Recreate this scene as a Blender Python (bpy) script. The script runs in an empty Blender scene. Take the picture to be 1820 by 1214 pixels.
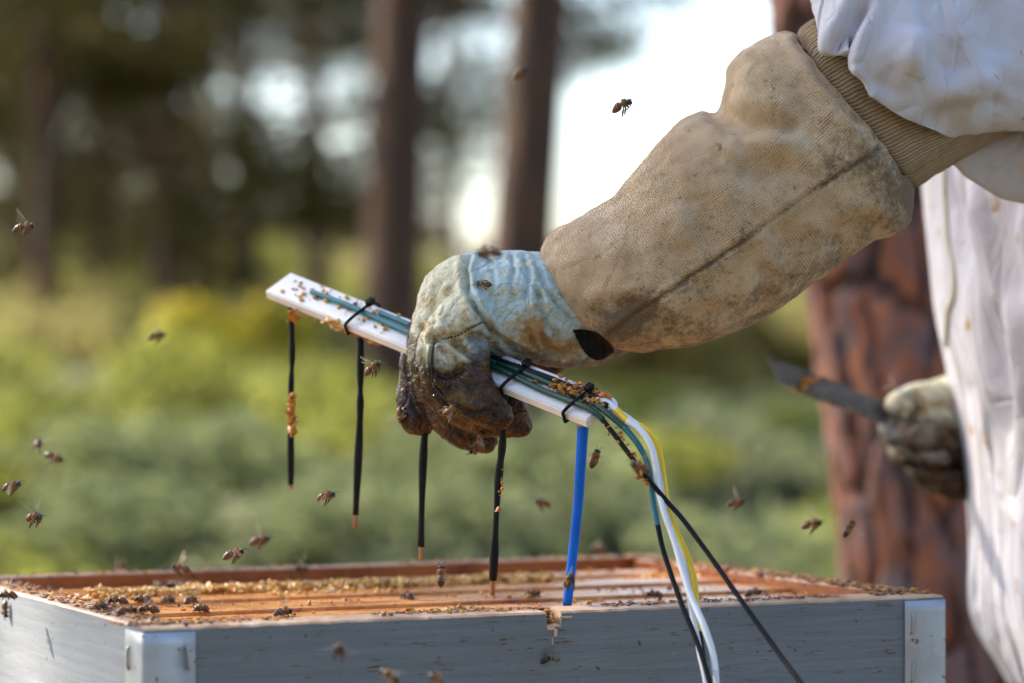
import bpy, bmesh, math, random
import numpy as np
from mathutils import Vector, Matrix
from mathutils.bvhtree import BVHTree

rng = np.random.default_rng(7)
random.seed(7)
scene = bpy.context.scene
COL = scene.collection
R = math.radians

# ------------------------------------------------------------------ camera
HC = 0.96                      # lens height above the ground
FPX = 5000.0                   # focal length in photo pixels (1820 wide)
PITCH = math.atan(43.0 / FPX)
cam_d = bpy.data.cameras.new('camera')
cam = bpy.data.objects.new('camera', cam_d)
COL.objects.link(cam)
cam.location = (0, 0, HC)
cam.rotation_euler = (math.pi / 2 + PITCH, 0, 0)
cam_d.sensor_width = 36.0
cam_d.lens = FPX / 1820.0 * 36.0
cam_d.clip_start = 0.05
cam_d.clip_end = 2000
cam_d.dof.use_dof = True
cam_d.dof.focus_distance = 1.635
cam_d.dof.aperture_fstop = 4.4
scene.camera = cam

# ------------------------------------------------------------------ light
SUN_EL, SUN_AZ = 42.0, math.degrees(math.atan2(-0.90, 0.42))
world = bpy.data.worlds.new('World')
scene.world = world
world.use_nodes = True
wn = world.node_tree
sky = wn.nodes.new('ShaderNodeTexSky')
sky.sky_type = 'NISHITA'
sky.sun_disc = False
sky.sun_elevation = R(SUN_EL)
sky.sun_rotation = R(SUN_AZ)
sky.air_density = 1.0
sky.dust_density = 2.2
sky.ozone_density = 1.0
bg = wn.nodes['Background']
wn.links.new(sky.outputs[0], bg.inputs['Color'])
bg.inputs['Strength'].default_value = 0.15
sun_d = bpy.data.lights.new('sun', 'SUN')
sun = bpy.data.objects.new('sun', sun_d)
COL.objects.link(sun)
sun_d.energy = 4.2
sun_d.angle = R(1.0)
sun_d.color = (1.0, 0.89, 0.74)
_sd = Vector((math.sin(R(SUN_AZ)) * math.cos(R(SUN_EL)), math.cos(R(SUN_AZ)) * math.cos(R(SUN_EL)), math.sin(R(SUN_EL))))
sun.rotation_euler = (-_sd).to_track_quat('-Z', 'Y').to_euler()
sun.location = _sd * 30
vs = scene.view_settings
vs.view_transform = 'Standard'
vs.look = 'None'
vs.gamma = 1.0
vs.use_curve_mapping = False
vs.exposure = 1.66

# ------------------------------------------------------------------ helpers
CP, SP = math.cos(PITCH), math.sin(PITCH)


def at(px, py, d):
    """world point seen at photo pixel (px, py) at depth d metres along the view axis"""
    x = (px - 910.0) / FPX * d
    v = (607.0 - py) / FPX * d
    return np.array((x, d * CP - v * SP, HC + d * SP + v * CP))


def at_arr(px, py, d):
    x = (px - 910.0) / FPX * d
    v = (607.0 - py) / FPX * d
    return np.stack([x, d * CP - v * SP, HC + d * SP + v * CP], -1)


def project(P):
    P = np.asarray(P, float)
    y = P[..., 1]; z = P[..., 2] - HC
    d = y * CP + z * SP
    v = -y * SP + z * CP
    return 910 + P[..., 0] / d * FPX, 607 - v / d * FPX, d


def on_plane(px, py, z):
    a = at(px, py, 1.0) - np.array((0, 0, HC))
    t = (z - HC) / a[2]
    return np.array((0, 0, HC)) + a * t


_P = rng.permutation(256)
_P = np.concatenate([_P, _P, _P])
_G = rng.normal(size=(256, 3)); _G /= np.linalg.norm(_G, axis=1)[:, None]


def perlin(p):
    p = np.asarray(p, float)
    i = np.floor(p).astype(int); f = p - i; i &= 255
    u = f * f * f * (f * (f * 6 - 15) + 10)
    out = 0
    for dx in (0, 1):
        for dy in (0, 1):
            for dz in (0, 1):
                h = _P[_P[_P[i[..., 0] + dx] + i[..., 1] + dy] + i[..., 2] + dz] & 255
                g = _G[h]
                dot = g[..., 0] * (f[..., 0] - dx) + g[..., 1] * (f[..., 1] - dy) + g[..., 2] * (f[..., 2] - dz)
                w = (u[..., 0] if dx else 1 - u[..., 0]) * (u[..., 1] if dy else 1 - u[..., 1]) * (u[..., 2] if dz else 1 - u[..., 2])
                out = out + w * dot
    return out


def fbm(p, octs=4, lac=2.1, gain=0.5):
    a = 1.0; s = 0; p = np.asarray(p, float)
    for k in range(octs):
        s = s + a * perlin(p + 17.3 * k); p = p * lac; a *= gain
    return s


def sstep(a, b, x):
    t = np.clip((x - a) / (b - a), 0, 1)
    return t * t * (3 - 2 * t)


def seg_dist(px, py, line):
    """distance in pixels to a polyline, and the fraction along it"""
    best = np.full(np.shape(px), 1e9); par = np.zeros(np.shape(px))
    n = len(line) - 1
    for k in range(n):
        (x0, y0), (x1, y1) = line[k], line[k + 1]
        dx, dy = x1 - x0, y1 - y0
        t = np.clip(((px - x0) * dx + (py - y0) * dy) / (dx * dx + dy * dy + 1e-9), 0, 1)
        dd = np.hypot(px - x0 - t * dx, py - y0 - t * dy)
        m = dd < best
        best = np.where(m, dd, best); par = np.where(m, (k + t) / n, par)
    return best, par


def catmull(pts, m):
    pts = np.asarray(pts, float)
    n = len(pts)
    t = np.linspace(0, n - 1, m)
    i = np.clip(np.floor(t).astype(int), 0, n - 2)
    f = (t - i)[:, None]
    p0 = pts[np.maximum(i - 1, 0)]; p1 = pts[i]; p2 = pts[i + 1]; p3 = pts[np.minimum(i + 2, n - 1)]
    return 0.5 * (2 * p1 + (p2 - p0) * f + (2 * p0 - 5 * p1 + 4 * p2 - p3) * f * f + (3 * p1 - p0 - 3 * p2 + p3) * f ** 3)


def new_mesh(name, V, F, mats=(), smooth=True, uv=None, col=None, fmat=None):
    me = bpy.data.meshes.new(name)
    me.from_pydata(np.asarray(V, float).tolist(), [], [list(map(int, f)) for f in F])
    for m in mats:
        me.materials.append(m)
    if smooth:
        me.polygons.foreach_set('use_smooth', [True] * len(me.polygons))
    if fmat is not None:
        me.polygons.foreach_set('material_index', list(fmat))
    if uv is not None:
        layer = me.uv_layers.new(name='UVMap')
        li = np.zeros(len(me.loops), int); me.loops.foreach_get('vertex_index', li)
        layer.data.foreach_set('uv', np.asarray(uv, float)[li].ravel())
    if col is not None:
        a = me.color_attributes.new('Col', 'FLOAT_COLOR', 'POINT')
        c = np.ones((len(V), 4)); c[:, :np.shape(col)[1]] = col
        a.data.foreach_set('color', c.ravel())
    me.update()
    return me


def link(name, me, parent=None, loc=None):
    o = bpy.data.objects.new(name, me)
    COL.objects.link(o)
    if parent is not None:
        o.parent = parent
    if loc is not None:
        o.location = loc
    return o


def tag(o, label=None, cat=None, group=None, kind=None):
    if label: o['label'] = label
    if cat: o['category'] = cat
    if group: o['group'] = group
    if kind: o['kind'] = kind
    return o


def thing(name, loc, label, cat, group=None, rz=0.0):
    o = bpy.data.objects.new(name, None)
    COL.objects.link(o)
    o.empty_display_size = 0.05
    o.location = loc; o.rotation_euler = (0, 0, rz)
    return tag(o, label, cat, group)


def root_of(o):
    while o.parent: o = o.parent
    return o


def wpart(name, V, F, mat, parent, smooth=True, uv=None, col=None, fmat=None):
    """a part whose vertices are given in world space under an unrotated thing"""
    V = np.asarray(V, float) - np.array(root_of(parent).location)
    mats = mat if isinstance(mat, (list, tuple)) else (mat,)
    return link(name, new_mesh(name, V, F, mats, smooth, uv, col, fmat), parent)


def grid_faces(m, n, closed=True):
    F = []
    w = n if closed else n - 1
    for i in range(m - 1):
        for j in range(w):
            a = i * n + j; b = i * n + (j + 1) % n
            F.append((a, b, b + n, a + n))
    return F


def tube(pts, rad, n=10, caps=True):
    pts = np.asarray(pts, float); m = len(pts)
    rad = np.broadcast_to(np.asarray(rad, float), (m,))
    T = np.gradient(pts, axis=0); T /= np.linalg.norm(T, axis=1)[:, None] + 1e-12
    up = np.array((0, 0, 1.0)) if abs(T[0][2]) < 0.9 else np.array((1.0, 0, 0))
    N = np.cross(T[0], up); N /= np.linalg.norm(N)
    V = []
    for i in range(m):
        N = N - T[i] * N.dot(T[i]); N /= np.linalg.norm(N) + 1e-12
        B = np.cross(T[i], N)
        for j in range(n):
            a = 2 * math.pi * j / n
            V.append(pts[i] + rad[i] * (math.cos(a) * N + math.sin(a) * B))
    F = grid_faces(m, n)
    if caps:
        F.append(tuple(range(n))[::-1]); F.append(tuple(range((m - 1) * n, m * n)))
    return np.array(V), F


def capsule(pts, rad, n=14, m=None):
    """tube with rounded ends through points"""
    m = m or 6 * len(pts)
    Q = catmull(np.column_stack([pts, rad]), m)
    P, r = Q[:, :3], Q[:, 3]
    t0 = P[0] - P[1]; t0 /= np.linalg.norm(t0); t1 = P[-1] - P[-2]; t1 /= np.linalg.norm(t1)
    pre = [(P[0] + t0 * r[0] * math.sin(a), r[0] * max(math.cos(a), 0.03)) for a in np.linspace(math.pi / 2, 0.25, 5)]
    post = [(P[-1] + t1 * r[-1] * math.sin(a), r[-1] * max(math.cos(a), 0.03)) for a in np.linspace(0.25, math.pi / 2, 5)]
    PP = np.array([p for p, _ in pre] + list(P) + [p for p, _ in post])
    RR = np.array([x for _, x in pre] + list(r) + [x for _, x in post])
    return tube(PP, RR, n)


def join(parts):
    V = []; F = []; o = 0
    for v, f in parts:
        V.append(np.asarray(v)); F += [tuple(i + o for i in q) for q in f]; o += len(v)
    return np.concatenate(V), F


def box(x0, x1, y0, y1, z0, z1):
    V = np.array([(x, y, z) for x in (x0, x1) for y in (y0, y1) for z in (z0, z1)], float)
    F = [(0, 1, 3, 2), (4, 6, 7, 5), (0, 4, 5, 1), (2, 3, 7, 6), (0, 2, 6, 4), (1, 5, 7, 3)]
    return V, F


def bevel_box(x0, x1, y0, y1, z0, z1, b=0.002, seg=2):
    bm = bmesh.new()
    V, F = box(x0, x1, y0, y1, z0, z1)
    vs_ = [bm.verts.new(v) for v in V]
    for f in F: bm.faces.new([vs_[i] for i in f])
    bmesh.ops.recalc_face_normals(bm, faces=bm.faces)
    bmesh.ops.bevel(bm, geom=bm.edges[:], offset=b, segments=seg, affect='EDGES', profile=0.6)
    V = np.array([v.co[:] for v in bm.verts]); bm.verts.index_update()
    F = [tuple(v.index for v in f.verts) for f in bm.faces]
    bm.free()
    return V, F


def ico(sub=1):
    bm = bmesh.new(); bmesh.ops.create_icosphere(bm, subdivisions=sub, radius=1.0)
    V = np.array([v.co[:] for v in bm.verts]); bm.verts.index_update()
    F = [tuple(v.index for v in f.verts) for f in bm.faces]; bm.free()
    return V, F


ICO1, ICO2, ICO3 = ico(1), ico(2), ico(3)


def remesh(V, F, voxel, smooth_it=4, factor=0.5):
    me = new_mesh('tmp', V, F)
    o = link('tmp', me)
    md = o.modifiers.new('r', 'REMESH'); md.mode = 'VOXEL'; md.voxel_size = voxel
    ms = o.modifiers.new('s', 'SMOOTH'); ms.iterations = smooth_it; ms.factor = factor
    dg = bpy.context.evaluated_depsgraph_get(); dg.update()
    ev = o.evaluated_get(dg)
    m2 = ev.to_mesh()
    n = len(m2.vertices); co = np.zeros(n * 3); m2.vertices.foreach_get('co', co)
    no = np.zeros(n * 3); m2.vertices.foreach_get('normal', no)
    F2 = [tuple(p.vertices) for p in m2.polygons]
    ev.to_mesh_clear()
    bpy.data.objects.remove(o); bpy.data.meshes.remove(me)
    return co.reshape(-1, 3), F2, no.reshape(-1, 3)


def vnormals(V, F):
    me = new_mesh('tmp', V, F)
    n = np.zeros(len(V) * 3); me.vertices.foreach_get('normal', n)
    bpy.data.meshes.remove(me)
    return n.reshape(-1, 3)


def loft(secs, m, n, cap=False):
    """tube through sections (Ux,Uy,Lx,Ly,d,rd[,bx,by]) : two outline points in the photo, own depth and half-thickness"""
    S = np.array([list(s) + [0] * (8 - len(s)) for s in secs], float)
    Q = catmull(S, m)
    th = np.linspace(0, 2 * math.pi, n, endpoint=False)
    c, s = np.cos(th), np.sin(th)
    cx = (Q[:, 0] + Q[:, 2]) / 2; cy = (Q[:, 1] + Q[:, 3]) / 2
    hx = (Q[:, 0] - Q[:, 2]) / 2; hy = (Q[:, 1] - Q[:, 3]) / 2
    px = cx[:, None] + hx[:, None] * c + Q[:, 6, None] * s
    py = cy[:, None] + hy[:, None] * c + Q[:, 7, None] * s
    d = Q[:, 4, None] - Q[:, 5, None] * s
    V = at_arr(px, py, d)
    ring = np.linalg.norm(np.diff(V, axis=1, append=V[:, :1]), axis=2).sum(1).mean()
    along = np.concatenate([[0], np.cumsum(np.linalg.norm(np.diff(V.mean(1), axis=0), axis=1))])
    uv = np.stack([np.broadcast_to(th / (2 * math.pi) * ring, (m, n)), np.broadcast_to(along[:, None], (m, n))], -1)
    F = grid_faces(m, n)
    if cap:
        F.append(tuple(range(n))[::-1]); F.append(tuple(range((m - 1) * n, m * n)))
    return V.reshape(-1, 3), F, uv.reshape(-1, 2), px.ravel(), py.ravel(), np.broadcast_to(s, (m, n)).ravel()


# ------------------------------------------------------------------ materials
class NT:
    def __init__(self, name):
        self.m = bpy.data.materials.new(name); self.m.use_nodes = True
        self.t = self.m.node_tree; self.b = self.t.nodes['Principled BSDF']
        self.tc = self.t.nodes.new('ShaderNodeTexCoord')

    def n(self, typ, **kw):
        nd = self.t.nodes.new(typ)
        for k, v in kw.items():
            if hasattr(nd, k): setattr(nd, k, v)
        return nd

    def inp(self, sock, v):
        if v is None: return
        if hasattr(v, 'is_output'): self.t.links.new(v, sock)
        else:
            if isinstance(v, (tuple, list)) and len(v) == 3 and sock.type == 'RGBA': v = (*v, 1)
            sock.default_value = v

    def vec(self, src='Object', scale=(1, 1, 1), rot=(0, 0, 0)):
        mp = self.n('ShaderNodeMapping')
        self.t.links.new(self.tc.outputs[src], mp.inputs[0])
        mp.inputs['Scale'].default_value = scale; mp.inputs['Rotation'].default_value = rot
        return mp.outputs[0]

    def noise(self, vec, scale, detail=4, rough=0.55, dist=0.0):
        nd = self.n('ShaderNodeTexNoise'); self.inp(nd.inputs['Vector'], vec)
        nd.inputs['Scale'].default_value = scale; nd.inputs['Detail'].default_value = detail
        nd.inputs['Roughness'].default_value = rough; nd.inputs['Distortion'].default_value = dist
        return nd.outputs['Fac']

    def voro(self, vec, scale, feature='F1', out='Distance'):
        nd = self.n('ShaderNodeTexVoronoi'); nd.feature = feature; self.inp(nd.inputs['Vector'], vec)
        nd.inputs['Scale'].default_value = scale
        return nd.outputs[out]

    def wave(self, vec, scale, direction='X', dist=0.0, detail=1.0):
        nd = self.n('ShaderNodeTexWave'); nd.bands_direction = direction; self.inp(nd.inputs['Vector'], vec)
        nd.inputs['Scale'].default_value = scale; nd.inputs['Distortion'].default_value = dist
        nd.inputs['Detail'].default_value = detail
        return nd.outputs['Fac']

    def ramp(self, fac, *stops):
        nd = self.n('ShaderNodeValToRGB'); self.inp(nd.inputs[0], fac)
        e = nd.color_ramp.elements
        while len(e) < len(stops): e.new(0.5)
        for el, (p, c) in zip(e, stops):
            el.position = p; el.color = (*c, 1) if isinstance(c, (tuple, list)) else (c, c, c, 1)
        return nd.outputs[0]

    def mix(self, fac, a, b, mode='MIX'):
        nd = self.n('ShaderNodeMix'); nd.data_type = 'RGBA'; nd.blend_type = mode
        self.inp(nd.inputs[0], fac); self.inp(nd.inputs[6], a); self.inp(nd.inputs[7], b)
        return nd.outputs[2]

    def math(self, op, a, b=None):
        nd = self.n('ShaderNodeMath'); nd.operation = op; self.inp(nd.inputs[0], a); self.inp(nd.inputs[1], b)
        return nd.outputs[0]

    def attr(self, name='Col', out='Color'):
        nd = self.n('ShaderNodeAttribute'); nd.attribute_name = name
        return nd.outputs[out]

    def sep(self, c):
        nd = self.n('ShaderNodeSeparateXYZ'); self.inp(nd.inputs[0], c)
        return nd.outputs

    def bump(self, h, strength=0.3, dist=0.001, prev=None):
        nd = self.n('ShaderNodeBump'); self.inp(nd.inputs['Height'], h)
        nd.inputs['Strength'].default_value = strength; nd.inputs['Distance'].default_value = dist
        if prev is not None: self.t.links.new(prev, nd.inputs['Normal'])
        return nd.outputs[0]

    def crease(self, vec, scale, width=0.035, detail=2, dist=0.6):
        n = self.noise(vec, scale, detail, 0.5, dist)
        return self.ramp(self.math('ABSOLUTE', self.math('SUBTRACT', n, 0.5)), (0.0, 0.0), (width, 1.0))

    def done(self, color=None, rough=0.6, normal=None, **kw):
        self.inp(self.b.inputs['Base Color'], color); self.inp(self.b.inputs['Roughness'], rough)
        if normal is not None: self.t.links.new(normal, self.b.inputs['Normal'])
        for k, v in kw.items(): self.inp(self.b.inputs[k.replace('_', ' ')], v)
        return self.m


def simple(name, color, rough=0.5, var=0.15, scale=60, bump=0.0, **kw):
    a = NT(name)
    nz = a.noise(a.vec(), scale)
    c = a.mix(a.ramp(nz, (0.35, 0.0), (0.7, 1.0)), tuple(x * (1 - var) for x in color), tuple(min(1, x * (1 + var)) for x in color))
    return a.done(c, rough, a.bump(nz, bump, 0.001) if bump else None, **kw)


def mat_leather():
    a = NT('glove_leather'); v = a.vec()
    s = a.sep(a.attr())                      # x: propolis staining, y: ochre wear
    n1 = a.noise(v, 45, 6, 0.65); n2 = a.noise(v, 160, 5, 0.7); n3 = a.noise(v, 420, 3, 0.6)
    clean = a.mix(a.ramp(a.math('ADD', n1, a.math('SUBTRACT', 0.25, a.math('MULTIPLY', s[2], 0.5))), (0.40, 0.0), (0.70, 1.0)), (0.44, 0.55, 0.55), (0.66, 0.63, 0.45))
    clean = a.mix(a.ramp(n2, (0.50, 0.0), (0.68, 0.8)), clean, (0.45, 0.33, 0.12))
    och = a.math('ADD', s[1], a.math('MULTIPLY', a.math('SUBTRACT', n2, 0.5), 1.3))
    c = a.mix(a.ramp(och, (0.2, 0.0), (0.7, 0.9)), clean, a.mix(n1, (0.30, 0.17, 0.05), (0.40, 0.22, 0.05)))
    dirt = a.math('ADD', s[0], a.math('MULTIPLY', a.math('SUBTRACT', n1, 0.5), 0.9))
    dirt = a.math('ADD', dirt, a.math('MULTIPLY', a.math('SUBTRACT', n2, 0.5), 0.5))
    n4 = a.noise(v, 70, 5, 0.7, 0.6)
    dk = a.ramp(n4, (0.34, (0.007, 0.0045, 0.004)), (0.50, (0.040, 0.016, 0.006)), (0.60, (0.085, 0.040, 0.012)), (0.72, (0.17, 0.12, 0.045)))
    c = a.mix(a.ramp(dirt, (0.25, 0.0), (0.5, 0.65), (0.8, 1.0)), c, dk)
    pores = a.ramp(a.noise(v, 240, 4, 0.7), (0.60, 0.0), (0.70, 0.8))
    c = a.mix(a.math('MULTIPLY', pores, 0.7), c, (0.14, 0.10, 0.03))
    b = a.bump(n3, 0.25, 0.0006)
    b = a.bump(a.voro(v, 330, 'DISTANCE_TO_EDGE'), 0.35, 0.0005, b)
    b = a.bump(a.noise(v, 75, 5, 0.6, 0.8), 0.45, 0.0020, b)
    b = a.bump(a.crease(v, 55, 0.045), 0.5, 0.0016, b)
    b = a.bump(a.crease(v, 130, 0.05, 3), 0.45, 0.0008, b)
    rg = a.ramp(dirt, (0.3, 0.6), (0.8, 0.27))
    return a.done(c, rg, b, Specular_IOR_Level=0.35)


def mat_canvas():
    a = NT('gauntlet_canvas'); v = a.vec(); u = a.vec('UV')
    s = a.sep(a.attr())
    w1 = a.wave(u, 245, 'X', 1.0); w2 = a.wave(u, 215, 'Y', 1.0)
    weave = a.math('MULTIPLY', w1, w2)
    n1 = a.noise(v, 18, 5, 0.65); n2 = a.noise(v, 60, 6, 0.7); n3 = a.noise(v, 330, 4, 0.75)
    c = a.mix(a.ramp(n1, (0.33, 0.0), (0.67, 1.0)), (0.50, 0.325, 0.165), (0.70, 0.505, 0.305))
    c = a.mix(a.ramp(n2, (0.38, 0.0), (0.64, 0.8)), c, (0.40, 0.24, 0.105))
    c = a.mix(a.math('MULTIPLY', weave, 0.42), c, (0.80, 0.70, 0.54))
    d = a.math('ADD', s[0], a.math('MULTIPLY', a.math('SUBTRACT', n2, 0.5), 1.5))
    d = a.math('ADD', d, a.math('MULTIPLY', a.math('SUBTRACT', n3, 0.5), 1.1))
    c = a.mix(a.ramp(d, (0.42, 0.0), (0.85, 0.85)), c, (0.115, 0.072, 0.038))
    specks = a.ramp(a.noise(v, 230, 3, 0.6), (0.635, 0.0), (0.69, 0.8))
    c = a.mix(a.math('MULTIPLY', specks, a.ramp(n2, (0.42, 0.0), (0.58, 1.0))), c, (0.13, 0.080, 0.040))
    b = a.bump(weave, 0.75, 0.0010)
    b = a.bump(n3, 0.25, 0.0008, b)
    b = a.bump(a.noise(v, 38, 4, 0.55, 0.5), 0.4, 0.004, b)
    b = a.bump(a.crease(v, 13, 0.05, 2, 0.9), 0.35, 0.004, b)
    b = a.bump(a.crease(v, 34, 0.04, 2, 0.7), 0.25, 0.002, b)
    return a.done(c, 0.92, b, Sheen_Weight=0.15)


def mat_knit():
    a = NT('cuff_knit'); u = a.vec('UV'); v = a.vec()
    rib = a.wave(u, 150, 'X', 1.6, 2.0)
    st = a.wave(u, 800 / 6.283 * 2, 'Y', 1.5)
    n = a.noise(v, 90, 5, 0.7)
    c = a.mix(rib, (0.26, 0.165, 0.08), (0.50, 0.36, 0.21))
    c = a.mix(a.math('MULTIPLY', a.math('MULTIPLY', rib, st), 0.6), c, (0.66, 0.55, 0.40))
    c = a.mix(a.ramp(n, (0.45, 0), (0.75, 0.6)), c, (0.20, 0.12, 0.05))
    b = a.bump(rib, 0.8, 0.0014); b = a.bump(st, 0.5, 0.0006, b)
    return a.done(c, 0.95, b)


def mat_suit():
    a = NT('white_cotton'); v = a.vec()
    n1 = a.noise(v, 7, 5, 0.6); n2 = a.noise(v, 30, 5, 0.65); n3 = a.noise(v, 700, 2, 0.5)
    c = a.mix(n1, (0.50, 0.48, 0.52), (0.60, 0.58, 0.625))
    c = a.mix(a.ramp(n2, (0.50, 0.0), (0.8, 0.5)), c, (0.50, 0.42, 0.33))
    spots = a.ramp(a.noise(v, 48, 3, 0.55), (0.655, 0.0), (0.69, 0.9))
    c = a.mix(spots, c, (0.40, 0.23, 0.09))
    b = a.bump(n3, 0.12, 0.0006); b = a.bump(a.noise(v, 16, 4, 0.5, 0.6), 0.35, 0.008, b)
    vv = a.vec('Object', (1, 1, 0.45), (0.3, 0.2, 0))
    b = a.bump(a.crease(vv, 9, 0.06, 2, 0.8), 0.6, 0.008, b)
    b = a.bump(a.crease(vv, 26, 0.05, 2, 0.6), 0.35, 0.003, b)
    b = a.bump(a.wave(a.vec('Object', (1, 1, 1), (0, 0.6, 0)), 160, 'X', 0.5), 0.12, 0.0006, b)
    return a.done(c, 0.85, b, Sheen_Weight=0.1)


def mat_paint(name, lo, hi, crack):
    a = NT(name); v = a.vec('Object', (1, 1, 1)); g = a.vec('Object', (9, 9, 190)); g2 = a.vec('Object', (55, 55, 620))
    n1 = a.noise(v, 16, 5, 0.6)
    gr = a.noise(g, 1.0, 4, 0.6, 0.35); fine = a.noise(g2, 1.0, 3, 0.6, 0.2)
    sp = a.noise(v, 150, 3, 0.6)
    c = a.mix(n1, lo, hi)
    c = a.mix(a.ramp(gr, (0.35, 0.35), (0.6, 0.0)), c, tuple(x * 0.62 for x in lo))
    mask = a.math('MULTIPLY', a.ramp(fine, (0.57, 0.0), (0.62, 1.0)), a.ramp(a.noise(v, 80, 4, 0.6), (0.50, 0.0), (0.60, 1.0)))
    mask = a.math('MULTIPLY', mask, crack)
    c = a.mix(mask, c, (0.11, 0.060, 0.03))
    c = a.mix(a.ramp(sp, (0.68, 0.0), (0.71, 0.9)), c, (0.085, 0.03, 0.016))
    c = a.mix(a.ramp(a.noise(v, 60, 2, 0.4), (0.755, 0.0), (0.775, 0.7)), c, (0.40, 0.30, 0.10))
    b = a.bump(gr, 0.5 * (0.3 + 0.7 * crack), 0.0016); b = a.bump(fine, 0.35 * crack + 0.08, 0.0008, b)
    b = a.bump(a.noise(v, 260, 3, 0.6), 0.15, 0.0006, b)
    return a.done(c, 0.72, b, Specular_IOR_Level=0.3)


def mat_wood(name, lo, hi, stain, axis=(8, 150, 150), rough=0.55):
    a = NT(name); v = a.vec(); g = a.vec('Object', axis)
    gr = a.noise(g, 1.0, 5, 0.65, 0.5)
    n1 = a.noise(v, 26, 5, 0.65); n2 = a.noise(v, 110, 4, 0.7)
    c = a.mix(a.ramp(gr, (0.3, 0.0), (0.7, 1.0)), lo, hi)
    c = a.mix(a.ramp(n1, (0.46, 0.0), (0.70, 0.85)), c, stain)
    c = a.mix(a.ramp(n2, (0.58, 0.0), (0.70, 0.8)), c, tuple(x * 0.4 for x in stain))
    b = a.bump(gr, 0.4, 0.001); b = a.bump(n2, 0.3, 0.0008, b)
    return a.done(c, a.ramp(n1, (0.4, rough), (0.7, rough * 0.55)), b)


def mat_crumb(name, rough=0.45, sss=0.0):
    a = NT(name); n = a.noise(a.vec(), 400, 3)
    c = a.mix(a.math('MULTIPLY', n, 0.5), a.attr(), (0.16, 0.06, 0.012))
    return a.done(c, rough, a.bump(n, 0.4, 0.0006), Subsurface_Weight=sss, Subsurface_Scale=0.002)


def mat_leaf(name, lo, hi, trans=0.45, scale=1.2):
    a = NT(name); g = a.n('ShaderNodeNewGeometry')
    n = a.noise(a.vec(), scale, 3)
    f = a.math('ADD', a.math('MULTIPLY', g.outputs['Random Per Island'], 0.55), a.math('MULTIPLY', n, 0.5))
    c = a.mix(f, lo, hi)
    a.done(c, 0.7, Specular_IOR_Level=0.2)
    tr = a.n('ShaderNodeBsdfTranslucent'); a.inp(tr.inputs[0], c)
    mx = a.n('ShaderNodeMixShader'); mx.inputs[0].default_value = trans
    a.t.links.new(a.b.outputs[0], mx.inputs[1]); a.t.links.new(tr.outputs[0], mx.inputs[2])
    out = [x for x in a.t.nodes if x.type == 'OUTPUT_MATERIAL'][0]
    a.t.links.new(mx.outputs[0], out.inputs[0])
    return a.m


def mat_bark(name, a0, a1, a2, sc=1.0):
    a = NT(name); v = a.vec('Object', (22 * sc, 22 * sc, 6 * sc))
    vo = a.voro(v, 1.0, 'DISTANCE_TO_EDGE'); cell = a.voro(v, 1.0, 'F1', 'Color'); n = a.noise(v, 2.2, 5, 0.65, 0.6)
    c = a.mix(a.sep(cell)[0], a0, a1)
    c = a.mix(a.ramp(n, (0.42, 0.0), (0.65, 0.8)), c, a2)
    c = a.mix(a.ramp(vo, (0.0, 0.9), (0.12, 0.0)), c, (0.03, 0.02, 0.02))
    return a.done(c, 0.9, a.bump(vo, 0.9, 0.02))


def mat_wing():
    a = NT('bee_wing')
    n = a.voro(a.vec('Object', (900, 500, 1)), 1.0, 'DISTANCE_TO_EDGE')
    a.done((0.50, 0.42, 0.32), 0.25)
    tp = a.n('ShaderNodeBsdfTransparent'); tl = a.n('ShaderNodeBsdfTranslucent'); tl.inputs[0].default_value = (0.6, 0.52, 0.42, 1)
    m1 = a.n('ShaderNodeMixShader'); m1.inputs[0].default_value = 0.5
    a.t.links.new(a.b.outputs[0], m1.inputs[1]); a.t.links.new(tl.outputs[0], m1.inputs[2])
    m2 = a.n('ShaderNodeMixShader'); a.inp(m2.inputs[0], a.ramp(n, (0.02, 0.42), (0.10, 0.13)))
    a.t.links.new(tp.outputs[0], m2.inputs[1]); a.t.links.new(m1.outputs[0], m2.inputs[2])
    out = [x for x in a.t.nodes if x.type == 'OUTPUT_MATERIAL'][0]
    a.t.links.new(m2.outputs[0], out.inputs[0])
    return a.m


def mat_bee():
    a = NT('bee_body'); s = a.sep(a.tc.outputs['Object'])
    n = a.noise(a.vec(), 900, 3)
    band = a.math('ADD', a.math('MULTIPLY', s[0], 1000 / 1.25), a.math('MULTIPLY', n, 0.25))
    fr = a.math('FRACT', band)
    under = a.ramp(a.math('ADD', a.math('MULTIPLY', s[2], 400), 0.5), (0.10, 0.6), (0.35, 0.0))
    ab = a.mix(a.ramp(fr, (0.38, 0.0), (0.52, 1.0), (0.86, 1.0), (0.97, 0.0)), (0.36, 0.15, 0.035), (0.010, 0.008, 0.008))
    tail = a.ramp(a.math('ADD', a.math('MULTIPLY', s[0], 150), 1.0), (0.30, 1.0), (0.62, 0.0))
    ab = a.mix(a.math('MULTIPLY', tail, 0.8), ab, (0.02, 0.014, 0.012))
    ab = a.mix(under, ab, (0.16, 0.07, 0.025))
    th = a.mix(n, (0.11, 0.055, 0.018), (0.34, 0.17, 0.05))
    c = a.mix(a.math('GREATER_THAN', s[0], -0.0008), ab, th)
    c = a.mix(a.math('GREATER_THAN', s[0], 0.0027), c, (0.03, 0.022, 0.018))
    return a.done(c, 0.36, a.bump(n, 0.2, 0.0002))


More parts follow.
